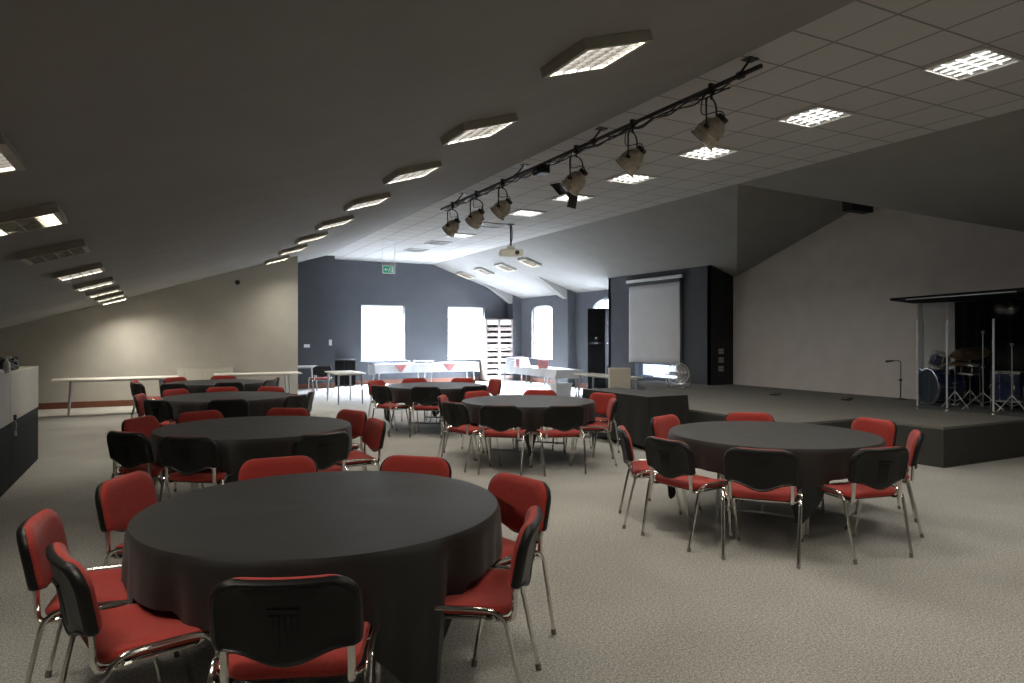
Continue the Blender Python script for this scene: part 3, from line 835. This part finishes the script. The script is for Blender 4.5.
def trestle(label, cx, cy, w_, d_, group=None, top='wtop', rz=0., z=.75, splay=.05, ins=.14):
    """rectangular folding table, w_ along local x"""
    t = thing('folding_table', label, 'table', (cx, cy, 0), rz, group)
    MB().box(-w_/2, w_/2, -d_/2, d_/2, z-.028, z, .006).obj('tabletop', top, t)
    for s in (-1, 1):
        for q in (-1, 1):
            MB().tube([(s*(w_/2-ins), q*(d_/2-.07), z-.028), (s*(w_/2-ins+splay), q*(d_/2-.07+splay*.3), .012)], [.026, .016], 8).obj('leg', 'steel', t)
    b = MB()
    for s in (-1, 1): b.tube([(s*(w_/2-ins), -d_/2+.07, z-.04), (s*(w_/2-ins), d_/2-.07, z-.04)], .012, 8)
    for q in (-1, 1): b.tube([(-w_/2+ins, q*(d_/2-.07), z-.045), (w_/2-ins, q*(d_/2-.07), z-.045)], .010, 8)
    b.obj('under_frame', 'steel', t)
    return t
# black-draped table by the stage
trestle('long table hidden under black cloth, standing against the stage front', 6.51, 8.62, 1.66, .68, rz=R(90))
tag(box_cloth(6.16, 6.86, 7.79, 9.45, .752, (.70, .70, .70, .70), 3, .014).obj('tablecloth', 'cloth'), 'black cloth to the floor over the long table by the stage', 'tablecloth')
# tables along the partition wall
trestle('white folding table by the partition wall, left one near the counter', -.75, 16.55, 2.3, .75, 'white tables along the partition', rz=R(4), ins=.34)
trestle('white folding table by the partition wall, right one near its end', 2.1, 17.2, 1.9, .7, 'white tables along the partition', ins=.3)
# far end: two tables end to end under one white cloth
trestle('left one of two tables under the white cloth before the far windows', 6.75, 20.95, 1.7, .7, 'tables under the white cloth at the far wall')
trestle('right one of two tables under the white cloth before the far windows', 8.46, 20.95, 1.7, .7, 'tables under the white cloth at the far wall')
tag(box_cloth(5.88, 9.33, 20.59, 21.31, .752, (.27, .3, .2, .34), 5, .010).obj('tablecloth', 'wcloth'), 'long white cloth hanging over the tables before the far windows', 'tablecloth')
def napkin(x, y, w_, drop, label, m='pink', flip=False):
    mb = MB(); vs = []; fs = []; n = 8
    rows = [(-.16, .9), (-.08, .96), (-.012, 1.)]
    P = []
    for a, k in rows: P.append([( -w_/2*k+w_*k*i/n, a, .009+.004*sin(i*1.7+a*30)) for i in range(n+1)])
    for q in range(1, 6):
        t = q/5; k = 1-t*.72
        P.append([(-w_/2*k+w_*k*i/n, .030+.012*sin(i*1.9+q*.4)*t, .006-drop*t*(1-.15*abs(2*i/n-1))) for i in range(n+1)])
    for r_ in P: vs += [(a, -b, c) for a, b, c in r_]
    for i in range(len(P)-1):
        for j in range(n): fs.append((i*(n+1)+j, i*(n+1)+j+1, (i+1)*(n+1)+j+1, (i+1)*(n+1)+j))
    o = mb.add(vs, fs, True).obj('napkin', m, loc=(x, y, .756), solid=.006)
    if flip: o.rotation_euler = (0, 0, R(-90))
    # a few upstanding folded points
    return tag(o, label, 'napkin', 'red paper napkins on the white tables')
napkin(6.68, 20.57, .44, .25, 'red paper napkin over the white cloth edge below the left far window')
napkin(8.30, 20.57, .46, .25, 'red paper napkin over the white cloth edge below the second far window')
pt = thing('serving_tray', 'black flat tray on the white cloth in front of the left far window', 'tray', (6.1, 21.05, .757))
MB().prism(rrect(-.30, .30, -.16, .16, .04, 4), 0, .012).obj('tray_base', 'black', pt)
MB().tube([(x, y, .02) for x, y in rrect(-.295, .295, -.155, .155, .04, 4)], .012, 6, closed=True).obj('tray_rim', 'black', pt)
cp = thing('cup', 'small white cup on the white cloth between the far windows', 'cup', (7.10, 21.05, .757))
MB().lathe([(0, 0), (.035, 0), (.05, .09), (.046, .09), (.032, .008), (0, .008)], 20).obj('cup_body', 'whiteplastic', cp)
MB().tube(smooth_path([(.043, 0, .07), (.075, 0, .065), (.075, 0, .035), (.04, 0, .025)], 3), .006, 6).obj('handle', 'whiteplastic', cp)
pl = thing('platter', 'white platter on a dark stand on the cloth between the far windows', 'platter', (7.6, 21.05, .757))
MB().prism(rrect(-.28, .28, -.13, .13, .03, 4), 0, .03).obj('stand', 'black', pl)
MB().pad(rrect(-.33, .33, -.16, .16, .07, 5), [(.6, .03), (.85, .032), (1, .075), (.97, .08), (.82, .045), (.5, .042)], lambda a, b, o: (a, b, o)).obj('dish', 'whiteplastic', pl)
# right-hand white table running along the hall
trestle('nearer one of two tables under the white cloth right of the cabinet', 9.40, 15.93, 1.6, .70, 'tables under the white cloth by the right wall', rz=R(90))
trestle('farther one of two tables under the white cloth right of the cabinet', 9.40, 17.57, 1.6, .70, 'tables under the white cloth by the right wall', rz=R(90))
tag(box_cloth(9.04, 9.76, 15.1, 18.4, .752, (.22, .2, .26, .20), 8, .014).obj('tablecloth', 'wcloth'), 'white cloth on the tables running beside the right wall', 'tablecloth')
fc = thing('folded_cloth', 'pile of folded white cloth at the far end of the right white table', 'cloth', (9.4, 17.95, .757))
for q in range(4):
    MB().box(-.28+.01*q, .28-.015*q, -.3+.012*q, .3-.01*q, .06*q, .06*q+.058, .024).obj('fold', 'wcloth', fc)
def bag(x, y, z, label, m):
    t = thing('gift_bag', label, 'bag', (x, y, z), R(20), 'paper bags on the right white table')
    mb = MB(); mb.add([(-.13, -.07, 0), (.13, -.07, 0), (.13, .07, 0), (-.13, .07, 0), (-.14, -.075, .22), (.14, -.075, .22), (.14, .075, .22), (-.14, .075, .22), (0, -.05, .21), (0, .05, .21)],
           [(3,2,1,0), (0,1,5,8,4), (1,2,6,5), (2,3,7,9,6), (3,0,4,7), (4,8,5,6,9,7)])
    mb.obj('bag_body', m, t)
    MB().tube(smooth_path([(-.06, -.07, .2), (-.05, -.07, .29), (.05, -.07, .29), (.06, -.07, .2)], 4), .005, 6).obj('handle', m, t)
    return t
bag(9.16, 17.3, .757, 'pale pink paper bag on the far end of the right white table', 'pinkp')
bag(9.2, 16.1, .757, 'darker pink paper bag midway along the right white table', 'pink')
# bare table beyond the black-draped one, with a white board leaning at it
trestle('bare pale folding table standing behind the white upright board', 8.90, 12.72, 1.9, .52, rz=R(90))
wb = thing('display_board', 'white upright board box standing behind the black-draped long table', 'board', (8.36, 11.50, 0), R(-27))
MB().box(-.22, .22, -.06, .06, .04, .97, .008).obj('board_panel', 'cream', wb)
MB().box(-.24, .24, -.12, .12, 0, .04, .006).obj('board_base', 'steel', wb)
MB().box(-.02, .02, -.068, -.06, .52, .55).obj('catch', 'steel', wb)
# storage tub under the right white table
tb = thing('storage_tub', 'white plastic tub on the floor under the right white table', 'tub', (9.42, 15.55, 0))
MB().pad(rrect(-.24, .24, -.20, .20, .05, 4), [(.85, .002), (.88, .02), (1., .36), (.96, .36), (.84, .03)], lambda a, b, o: (a, b, o)).obj('tub_body', 'whiteplastic', tb)
MB().prism(rrect(-.26, .26, -.22, .22, .05, 4), .36, .385).obj('lid', 'whiteplastic', tb)

# left end of the far room
trestle('small pale table alone on the far floor left of the white tables', 4.03, 16.75, 1.35, .68, rz=R(90))
trestle('white table edge showing beside the partition end', 3.6, 20.7, 1.2, .7)
put_chair(3.98, 19.35, R(3), 'lone black-backed chair at the far left beside the partition end', 'chair beside the partition end')
cb = thing('low_cabinet', 'black low cabinet against the far wall left of the windows', 'cabinet', (5.36, 22.6, 0))
MB().box(-.38, .38, -.26, .26, .04, .84, .006).box(-.36, .36, -.22, .22, 0, .04).obj('body', 'black', cb)
MB().box(-.40, .40, -.28, .27, .84, .87, .006).obj('worktop', 'black', cb)
for s in (-1, 1):
    d = MB().box(min(.01*s, .365*s), max(.01*s, .365*s), -.28, -.262, .06, .82, .004).obj('door', 'speaker', cb)
    MB().tube([(.05*s, -.285, .40), (.05*s, -.295, .42), (.05*s, -.295, .50), (.05*s, -.285, .52)], .006, 6).obj('handle', 'steel', d)
# pigeonhole cabinet in the far right corner
pc = thing('pigeonhole_cabinet', 'tall pale cabinet with two columns of dark slots in the far corner', 'cabinet', (10.97, 22.62, 0))
W, H = .54, 2.25
cbm = MB().box(-W, -W+.06, -.24, .26, 0, H, .004).box(W-.06, W, -.24, .26, 0, H, .004).box(-.05, .05, -.24, .26, 0, H).box(-W, W, -.24, .26, H-.04, H).box(-W, W, .24, .26, 0, H).box(-W, W, -.24, .26, 0, .06)
cbm.obj('carcass', 'wood', pc)
for s in (-1, 1):
    for q in range(9):
        z = .08+q*.205+(.10 if q >= 5 else 0)
        x0, x1 = (-W+.06, -.05) if s < 0 else (.05, W-.06)
        dr = MB().box(x0+.005, x1-.005, -.245, .2, z, z+.125, .004).obj('drawer', 'wood', pc)
    x0, x1 = (-W+.06, -.05) if s < 0 else (.05, W-.06)
    MB().box(x0+.005, x1-.005, -.245, .2, 2.03, 2.2, .004).obj('top_panel', 'white', pc)
    MB().box(x0+.003, x1-.003, -.10, .24, .06, 2.02).obj('slot_back', 'void', pc)
    MB().box(x0+.005, x1-.005, -.245, .2, 1.105, 1.175, .004).obj('middle_rail', 'wood', pc)
# speaker stack
def pa_speaker(z0, h, label):
    t = thing('speaker', label, 'speaker', (11.25, 16.4, z0), R(-62), 'speaker stack by the right wall')
    mb = MB(); mb.prism([(-.28, -.24), (.28, -.24), (.2, .28), (-.2, .28)], 0, h); mb.obj('cabinet', 'speaker', t)
    MB().box(-.265, .265, -.252, -.241, .03, h-.03, .004).obj('grille', 'grille', t)
    MB().lathe([(.0, 0), (.028, 0), (.028, .006), (0, .006)], 16, Matrix.Translation((0, -.252, .14)) @ Matrix.Rotation(R(90), 4, 'X')).obj('badge', 'socket', t)
    k = MB()
    for s in (-1, 1): k.box(s*.25-.01, s*.25+.01, -.06, .08, h*.55, h*.55+.04)
    k.obj('grab_handle', 'black', t)
    return t
pa_speaker(0, 1.42, 'lower black loudspeaker of the stack by the right wall')
pa_speaker(1.425, .98, 'upper black loudspeaker topping the stack by the right wall')
# projection screen on the bay
sc_ = thing('projection_screen', 'white roll-down projection screen on the dark bay wall', 'screen', (BX, 13.9, 0))
MB().box(-.12, -.03, -1.1, 1.1, 3.02, 3.10, .015).obj('roller_case', 'white', sc_)
mb = MB(); vs = []; fs = []; N = 40; K = 12
for i in range(N+1):
    y = -1.0+2.0*i/N
    for k in range(K+1):
        z = .93+2.02*k/K; vs.append((-.075+.004*sin(i*.62+.35*sin(k*.5))*(1-k/K*.6)+.004*sin(i*.25+k*.4), y, z))
for i in range(N):
    for k in range(K): fs.append((i*(K+1)+k, (i+1)*(K+1)+k, (i+1)*(K+1)+k+1, i*(K+1)+k+1))
mb.add(vs, fs, True).obj('screen_sheet', 'screen', sc_, solid=.004)
MB().box(-.09, -.06, -1.02, 1.02, 2.93, 3.0).obj('black_border', 'black', sc_)
for q in (-1.025, 1.025): MB().box(-.068, -.055, q-.025, q+.025, .93, 2.95).obj('side_border', 'black', sc_)
MB().tube([(-.075, -1.03, .92), (-.075, 1.03, .92)], .014, 8).obj('bottom_bar', 'black', sc_)
MB().box(-.03, -.001, -.9, -.8, 3.03, 3.09).box(-.03, -.001, .8, .9, 3.03, 3.09).obj('wall_bracket', 'steel', sc_)
# wall plates
def plate(name, label, cat, loc, rz, w_=.15, h_=.09, m='socket', grp=None):
    t = thing(name, label, cat, loc, rz, grp)
    MB().box(-w_/2, w_/2, -.012, -.001, -h_/2, h_/2, .004).obj('face_plate', m, t)
    k = MB()
    for q in (-1, 1): k.box(q*w_*.25-.014, q*w_*.25+.014, -.017, -.012, -.014, .014)
    k.obj('rocker', 'whiteplastic' if m != 'socket' else 'black', t)
    return t
for i, (dz, n) in enumerate(((.42, 'lowest'), (.62, 'middle'), (.82, 'topmost'))):
    plate('wall_socket', '%s of three grey sockets on the dark side of the bay' % n, 'socket', (11.52, BY0-.002, STZ+dz-.05), 0, .16, .12, grp='sockets on the bay')
plate('light_switch', 'wide white switch plate on the dark wall beside the partition end', 'switch', (4.1, 21.9, 1.32), 0, .18, .10, 'whiteplastic')
plate('light_switch', 'upright white switch plate on the dark wall above the black cabinet', 'switch', (4.82, 21.9, 1.42), 0, .09, .18, 'whiteplastic')
ra = thing('radiator', 'cream panel radiator on the partition wall behind the tables', 'radiator', (1.02, YP-.08, 0))
rm = MB().box(-.62, .62, -.04, .03, .18, .84, .01)
for q in range(20): rm.box(-.585+q*.06, -.555+q*.06, -.05, -.04, .22, .80, .004)
rm.obj('panel', 'radiator', ra)
MB().box(-.62, .62, -.045, .06, .84, .86, .004).obj('top_grille', 'radiator', ra)
v_ = MB().tube([(.64, 0, .22), (.68, 0, .22), (.68, 0, 0.0)], .012, 8); v_.obj('valve_pipe', 'steel', ra)
sd = thing('wall_detector', 'small dark detector high on the partition wall', 'detector', (1.75, YP, 2.95))
MB().lathe([(.06, 0), (.06, .02), (.045, .035), (.02, .05), (0, .05)], 20, Matrix.Rotation(R(90), 4, 'X')).obj('dome', 'black', sd)
MB().lathe([(.07, 0), (.07, .008), (0, .008)], 20, Matrix.Rotation(R(90), 4, 'X')).obj('back_plate', 'socket', sd)

# ------------------------------------------------------------------ counter at the left edge
CX = -1.4
def counter(y0, y1, label):
    t = thing('storage_counter', label, 'cabinet', (CX, (y0+y1)/2, 0), 0, 'storage counters at the left edge'); L = (y1-y0)/2
    MB().box(-.58, -.02, -L+.003, L-.003, .0, 1.20, .004).obj('carcass', 'slate', t)
    MB().box(-.02, .0, -L+.004, L-.004, .0, .685, .003).obj('lower_panel', 'slate', t)
    d = MB().box(-.02, .004, -L+.004, L-.004, .69, 1.205, .004).obj('upper_door', 'cream', t)
    MB().box(-.60, .006, -L, L, 1.205, 1.225, .003).obj('top_board', 'cream', t)
    yl = -.78*L/.97
    lt = MB().box(.004, .03, yl-.03, yl+.01, .70, .76, .004).obj('latch', 'black', d)
    MB().tube(smooth_path([(.02, yl-.02, .70), (.03, yl-.02, .64), (.02, yl-.01, .58)], 3), .006, 6).box(.01, .03, yl-.032, yl+.01, .53, .58, .004).obj('hanging_key', 'steel', lt)
    return t
counter(8.97, 10.9, 'cream-topped dark counter unit at left, its end free of the wall')
counter(7.03, 8.965, 'nearer cream-topped dark counter unit, cut by the photo\'s left edge')
co = thing('cable_coil', 'tangled black cable heap on top of the left counter', 'cable', (-1.56, 9.75, 1.225))
for k in range(7):
    r0 = .07+.05*rnd.random(); pts = []
    for i in range(26):
        a = i*2*pi/13+k; pts.append(((r0+.02*sin(i*1.3))*cos(a)*.9+.05*(rnd.random()-.5), (r0*1.8)*sin(a)+.25*(k/6-.5), 0.012+.021*k*(.5+.5*sin(i*.7+k))))
    MB().tube(smooth_path(pts, 3), .009, 6).obj('loop', 'black', co)
kb = thing('spray_bottle', 'white upright bottle among the cables on the left counter', 'bottle', (-1.47, 9.22, 1.226))
MB().lathe([(0, 0), (.032, 0), (.034, .01), (.034, .09), (.02, .115), (.012, .125), (.012, .14), (0, .14)], 20).obj('bottle_body', 'whiteplastic', kb)
MB().box(-.012, .045, -.011, .011, .14, .165, .004).obj('trigger_cap', 'whiteplastic', kb)
rg = MB(); rgv = rrect(-.1, .1, -.13, .13, .05, 5)
rg.pad(rgv, [(1, .0), (1.02, .012), (.9, .04), (.55, .06), (.2, .055)], lambda a, b, o: (a+.01*sin(b*40), b+.01*sin(a*50), o+.006*sin(a*60+b*35)*(o > .005)))
tag(rg.obj('cleaning_rag', 'fabricgrey', loc=(-1.5, 8.6, 1.226)), 'crumpled pale grey cloth on the left counter by the photo edge', 'cloth')
bx_ = thing('cable_box', 'small black box on the left counter beside the cable heap', 'box', (-1.65, 10.3, 1.226), R(15))
MB().box(-.1, .1, -.14, .14, 0, .07, .008).obj('box_body', 'black', bx_)
MB().tube(smooth_path([(-.05, 0, .07), (-.05, 0, .1), (.05, 0, .1), (.05, 0, .07)], 3), .007, 6).obj('handle', 'black', bx_)

# ------------------------------------------------------------------ things on the stage
# floor fan
fn = thing('floor_fan', 'silver floor fan standing on the stage below the screen', 'fan', (10.1, 11.75, STZ), R(-48))
fc_ = Matrix.Translation((0, 0, .30)) @ Matrix.Rotation(R(82), 4, 'X')
cg = MB()
for rr, zz in ((.235, 0), (.235, .07), (.235, -.07), (.17, .085), (.10, .095), (.17, -.085), (.10, -.095)):
    cg.tube([(rr*cos(2*pi*i/36), rr*sin(2*pi*i/36), zz) for i in range(36)], .004, 5, closed=True, mx=fc_)
for i in range(40):
    a = 2*pi*i/40
    for s in (1, -1): cg.tube([(.04*cos(a), .04*sin(a), s*.098), (.17*cos(a), .17*sin(a), s*.086), (.235*cos(a), .235*sin(a), s*.06), (.24*cos(a), .24*sin(a), 0)], .002, 4, mx=fc_)
cg.obj('cage', 'rim', fn)
for i in range(4):
    a = 2*pi*i/4; bl = MB(); vs = []
    for k in range(6):
        r0 = .04+.17*k/5; wd = .035+.05*sin(pi*k/5*.7+.4)
        for s in (-1, 1): vs.append((r0*cos(a+s*wd/r0*.5), r0*sin(a+s*wd/r0*.5), s*.025))
    bl.add(vs, [(2*k, 2*k+1, 2*k+3, 2*k+2) for k in range(5)], True, fc_).obj('blade', 'clearfan', fn, solid=.004)
MB().lathe([(0, .10), (.05, .098), (.05, .06), (.035, -.02), (.07, -.10), (.06, -.19), (0, -.20)], 20, fc_).obj('motor', 'clearfan', fn)
MB().tube(smooth_path([(-.26, 0, .30), (-.25, 0, .12), (-.22, .0, .03), (-.2, .16, .014), (.2, .16, .014), (.22, 0, .03), (.25, 0, .12), (.26, 0, .30)], 4), .012, 8).tube(smooth_path([(-.22, 0, .03), (-.2, -.16, .014), (.2, -.16, .014), (.22, 0, .03)], 4), .012, 8).obj('stand', 'chrome', fn)
# boom stand by the booth
ms = thing('microphone_stand', 'short black microphone stand with bent arm by the stage wall', 'stand', (11.68, 7.72, STZ))
MB().tube([(0, 0, .02), (.01, .0, .34)], .011, 8).tube(smooth_path([(.01, 0, .34), (.012, 0, .60), (.0, .0, .665), (-.03, .02, .68)], 4), .008, 8).obj('pole', 'black', ms)
MB().lathe([(0, 0), (.11, 0), (.11, .012), (.03, .025), (.0, .025)], 24).obj('base', 'black', ms)
MB().tube([(-.03, .02, .68), (-.19, .10, .685)], .008, 8).obj('boom_arm', 'black', ms)
MB().tube([(-.10, .055, .682), (-.20, .105, .672), (-.23, .12, .665)], [.014, .02, .018], 10).obj('microphone', 'black', ms)
MB().tube([(.008, -.02, .34), (.008, .03, .34)], .018, 10).obj('clutch', 'black', ms)
def floor_box(label, x, y):
    t = thing('cable_plate', label, 'floor plate', (x, y, STZ), R(20), 'small cable plates on the stage floor')
    MB().box(-.09, .09, -.06, .06, 0, .03, .006).obj('plate', 'black', t)
    k = MB()
    for q in (-1, 0, 1): k.lathe([(.016, 0), (.016, .05), (.01, .052), (0, .052)], 12, Matrix.Translation((q*.05, 0, .03)))
    k.obj('connector', 'chrome', t)
    MB().tube(smooth_path([(.09, 0, .02), (.22, .05, .012), (.34, -.02, .012), (.5, .06, .012)], 4), .006, 6).obj('cable', 'black', t)
floor_box('small metal cable plate on the stage floor, left of the two', 10.38, 9.35)
floor_box('small metal cable plate on the stage floor, nearer the drum booth', 10.68, 8.05)
# drum booth: clear screens under a flat black canopy
bo = thing('drum_booth', 'clear acrylic drum booth with flat black canopy at right of the stage', 'drum booth', (0, 0, 0))
def at(x, D, z=0):
    X = (x-512)/690.*D
    return Vector((cyw*X+syw*D, -syw*X+cyw*D, z))
PP = [Vector((10.62, 7.05, 0)), at(917.5, 10.6), at(947, 10.25), at(993.5, 9.75), at(1046, 9.2), Vector((10.2, 4.15, 0))]
PP[0] = at(923, 11.35)
for p, q in zip(PP[:4], PP[1:5]):
    d = (q-p).normalized(); n_ = Vector((-d.y, d.x, 0))*.003; a, b_ = p+d*.02, q-d*.02
    vs = [(*(v+s*n_).xy, z) for z in (STZ+.01, STZ+1.68) for v, s in ((a, 1), (b_, 1), (b_, -1), (a, -1))]
    MB().add(vs, [(0,3,2,1),(4,5,6,7),(0,1,5,4),(1,2,6,5),(2,3,7,6),(3,0,4,7)]).obj('acrylic_panel', 'acrylic', bo)
for p in PP[:5]:
    MB().tube([(p.x, p.y, STZ), (p.x, p.y, STZ+1.36)], .014, 10).obj('post', 'tube', bo)
    MB().lathe([(.05, 0), (.05, .012), (.022, .02), (.022, .05)], 16, Matrix.Translation((p.x, p.y, STZ))).obj('post_foot', 'chrome', bo)
can = [(10.55, 7.15), (11.86, 7.6), (11.86, 4.0), (9.45, 4.0)]
MB().prism(can, STZ+1.69, STZ+1.73).obj('canopy', 'drape', bo)
cr_ = MB(); 
cr_.tube([(10.35, 6.75, STZ+1.685), (9.75, 4.9, STZ+1.685)], .007, 6); cr_.obj('canopy_rail', 'tube', bo)
# black drape behind the kit
mb = MB(); vs = []; fs = []; N = 80
for i in range(N+1):
    y = 6.83-2.7*i/N; o = .035*sin(i*.9)+.02*sin(i*.37)
    for z in (STZ+.01, STZ+.8, STZ+1.68): vs.append((11.76+o, y, z))
for i in range(N):
    for k in range(2): fs.append((i*3+k, (i+1)*3+k, (i+1)*3+k+1, i*3+k+1))
tag(mb.add(vs, fs, True).obj('drape', 'drape', solid=.01), 'black drape hanging behind the drum kit on the stage wall', 'drape')
def drum(name, label, pos, r, h, axis, wrap, head, legs=True):
    t = thing(name, label, 'drum', pos, group='drums in the booth')
    mx = axis
    MB().lathe([(r, -h/2), (r, h/2), (r-.006, h/2), (r-.006, -h/2), (r, -h/2)], 36, mx).obj('shell', wrap, t)
    MB().lathe([(0, h/2-.004), (r-.004, h/2-.004), (r-.004, h/2+.003), (0, h/2+.003)], 36, mx).obj('front_head', head, t)
    MB().lathe([(0, -h/2+.004), (r-.004, -h/2+.004), (r-.004, -h/2-.003), (0, -h/2-.003)], 36, mx).obj('rear_head', head, t)
    for z in (-h/2, h/2):
        MB().lathe([(r-.004, z-.015), (r+.012, z-.015), (r+.012, z+.015), (r-.004, z+.015), (r-.004, z-.015)], 36, mx).obj('hoop', 'chrome', t)
    lg = MB()
    for i in range(8):
        a = 2*pi*i/8
        lg.tube([((r+.012)*cos(a), (r+.012)*sin(a), -h/2), ((r+.012)*cos(a), (r+.012)*sin(a), h/2)], .005, 5, mx=mx)
        lg.box(r, r+.02, -.01, .01, -.03, .03, mx=mx @ Matrix.Rotation(a, 4, 'Z'))
    lg.obj('tension_rod', 'chrome', t)
    if legs:
        k = MB(); zc_ = pos[2]-STZ
        for i in range(3):
            a = 2*pi*i/3+.4
            k.tube([((r+.02)*cos(a), (r+.02)*sin(a), min(.0, h/4)), ((r+.03)*cos(a), (r+.03)*sin(a), -zc_+.008)], .008, 6)
        k.obj('drum_leg', 'chrome', t)
    return t
I4 = Matrix.Identity(4)
p = at(941, 11.1, STZ+.31)
drum('bass_drum', 'dark blue bass drum at the left inside the drum booth', p, .28, .40, Matrix.Rotation(R(62), 4, 'Z') @ Matrix.Rotation(R(-90), 4, 'X'), 'bluedrum', 'darkskin', False)
p = at(1008, 10.35, STZ+.36)
drum('floor_tom', 'blue floor tom at the photo\'s right edge in the booth', p, .21, .42, I4, 'bluedrum', 'skin')
p = at(968, 10.9, STZ+.60)
drum('snare_drum', 'shallow snare drum at the middle of the booth', p, .17, .14, Matrix.Rotation(R(6), 4, 'X'), 'darkskin', 'skin')
p = at(940, 11.05, STZ+.74)
drum('tom_drum', 'small blue tom drum above the bass drum', p, .13, .20, Matrix.Rotation(R(20), 4, 'X'), 'bluedrum', 'skin')
def cymbal_stand(label, pos, h, r, tilt, disc=True, spread=.28):
    t = thing('cymbal_stand', label, 'cymbal stand', pos, group='cymbal stands in the booth')
    MB().tube([(0, 0, .06), (0, 0, h*.55)], .011, 8).tube([(0, 0, h*.55), (0, 0, h)], .007, 8).obj('pole', 'hardware', t)
    for i in range(3):
        a = 2*pi*i/3+.5
        MB().tube([(0, 0, .26), (spread*cos(a), spread*sin(a), .012)], .009, 6).tube([(0, 0, .10), (spread*.45*cos(a), spread*.45*sin(a), .15)], .006, 6).obj('leg', 'hardware', t)
    MB().tube([(-.03, 0, h*.55), (.03, 0, h*.55)], .014, 8).box(-.02, .02, -.02, .02, h-.03, h+.015, .005).obj('wing_nut', 'hardware', t)
    if disc:
        mx = Matrix.Translation((0, 0, h)) @ tilt
        MB().lathe([(.008, .025), (.035, .02), (.05, .004), (r*.6, -.006), (r, -.02), (r, -.0225), (r*.6, -.009), (.05, .0), (.008, .021)], 40, mx).obj('cymbal', 'cymbal', t)
    return t
cymbal_stand('tall chrome stand on tripod legs at the booth middle, no cymbal', at(983, 10.45, STZ), 1.18, .2, I4, False, .30)
cymbal_stand('bronze cymbal tilted on its stand behind the booth\'s middle panel', at(970, 10.95, STZ), .86, .27, Matrix.Rotation(yaw*-1, 4, 'Z') @ Matrix.Rotation(R(-18), 4, 'Y') @ Matrix.Rotation(R(14), 4, 'X'), True, .2)
cymbal_stand('low bronze cymbal beside the snare drum', at(955, 10.75, STZ), .70, .18, Matrix.Rotation(R(-6), 4, 'Y'), True, .2)
cymbal_stand('tall chrome stand at the photo\'s right edge of the booth', at(1012, 9.95, STZ), 1.0, .2, I4, False, .22)

# ------------------------------------------------------------------ camera and view
cam = bpy.data.cameras.new('camera'); co_ = bpy.data.objects.new('camera', cam); COL.objects.link(co_)
cam.sensor_width = 36; cam.lens = 690/1024*36; cam.clip_start = .05
cam.shift_y = -(341.5-336.5)/1024
co_.location = (0, 0, EYE); co_.rotation_euler = (R(90), 0, -yaw)
scene.camera = co_
vs_ = scene.view_settings
scene.display_settings.display_device = 'sRGB'
vs_.view_transform = 'Standard'; vs_.look = 'None'; vs_.exposure = 0; vs_.gamma = 1; vs_.use_curve_mapping = False
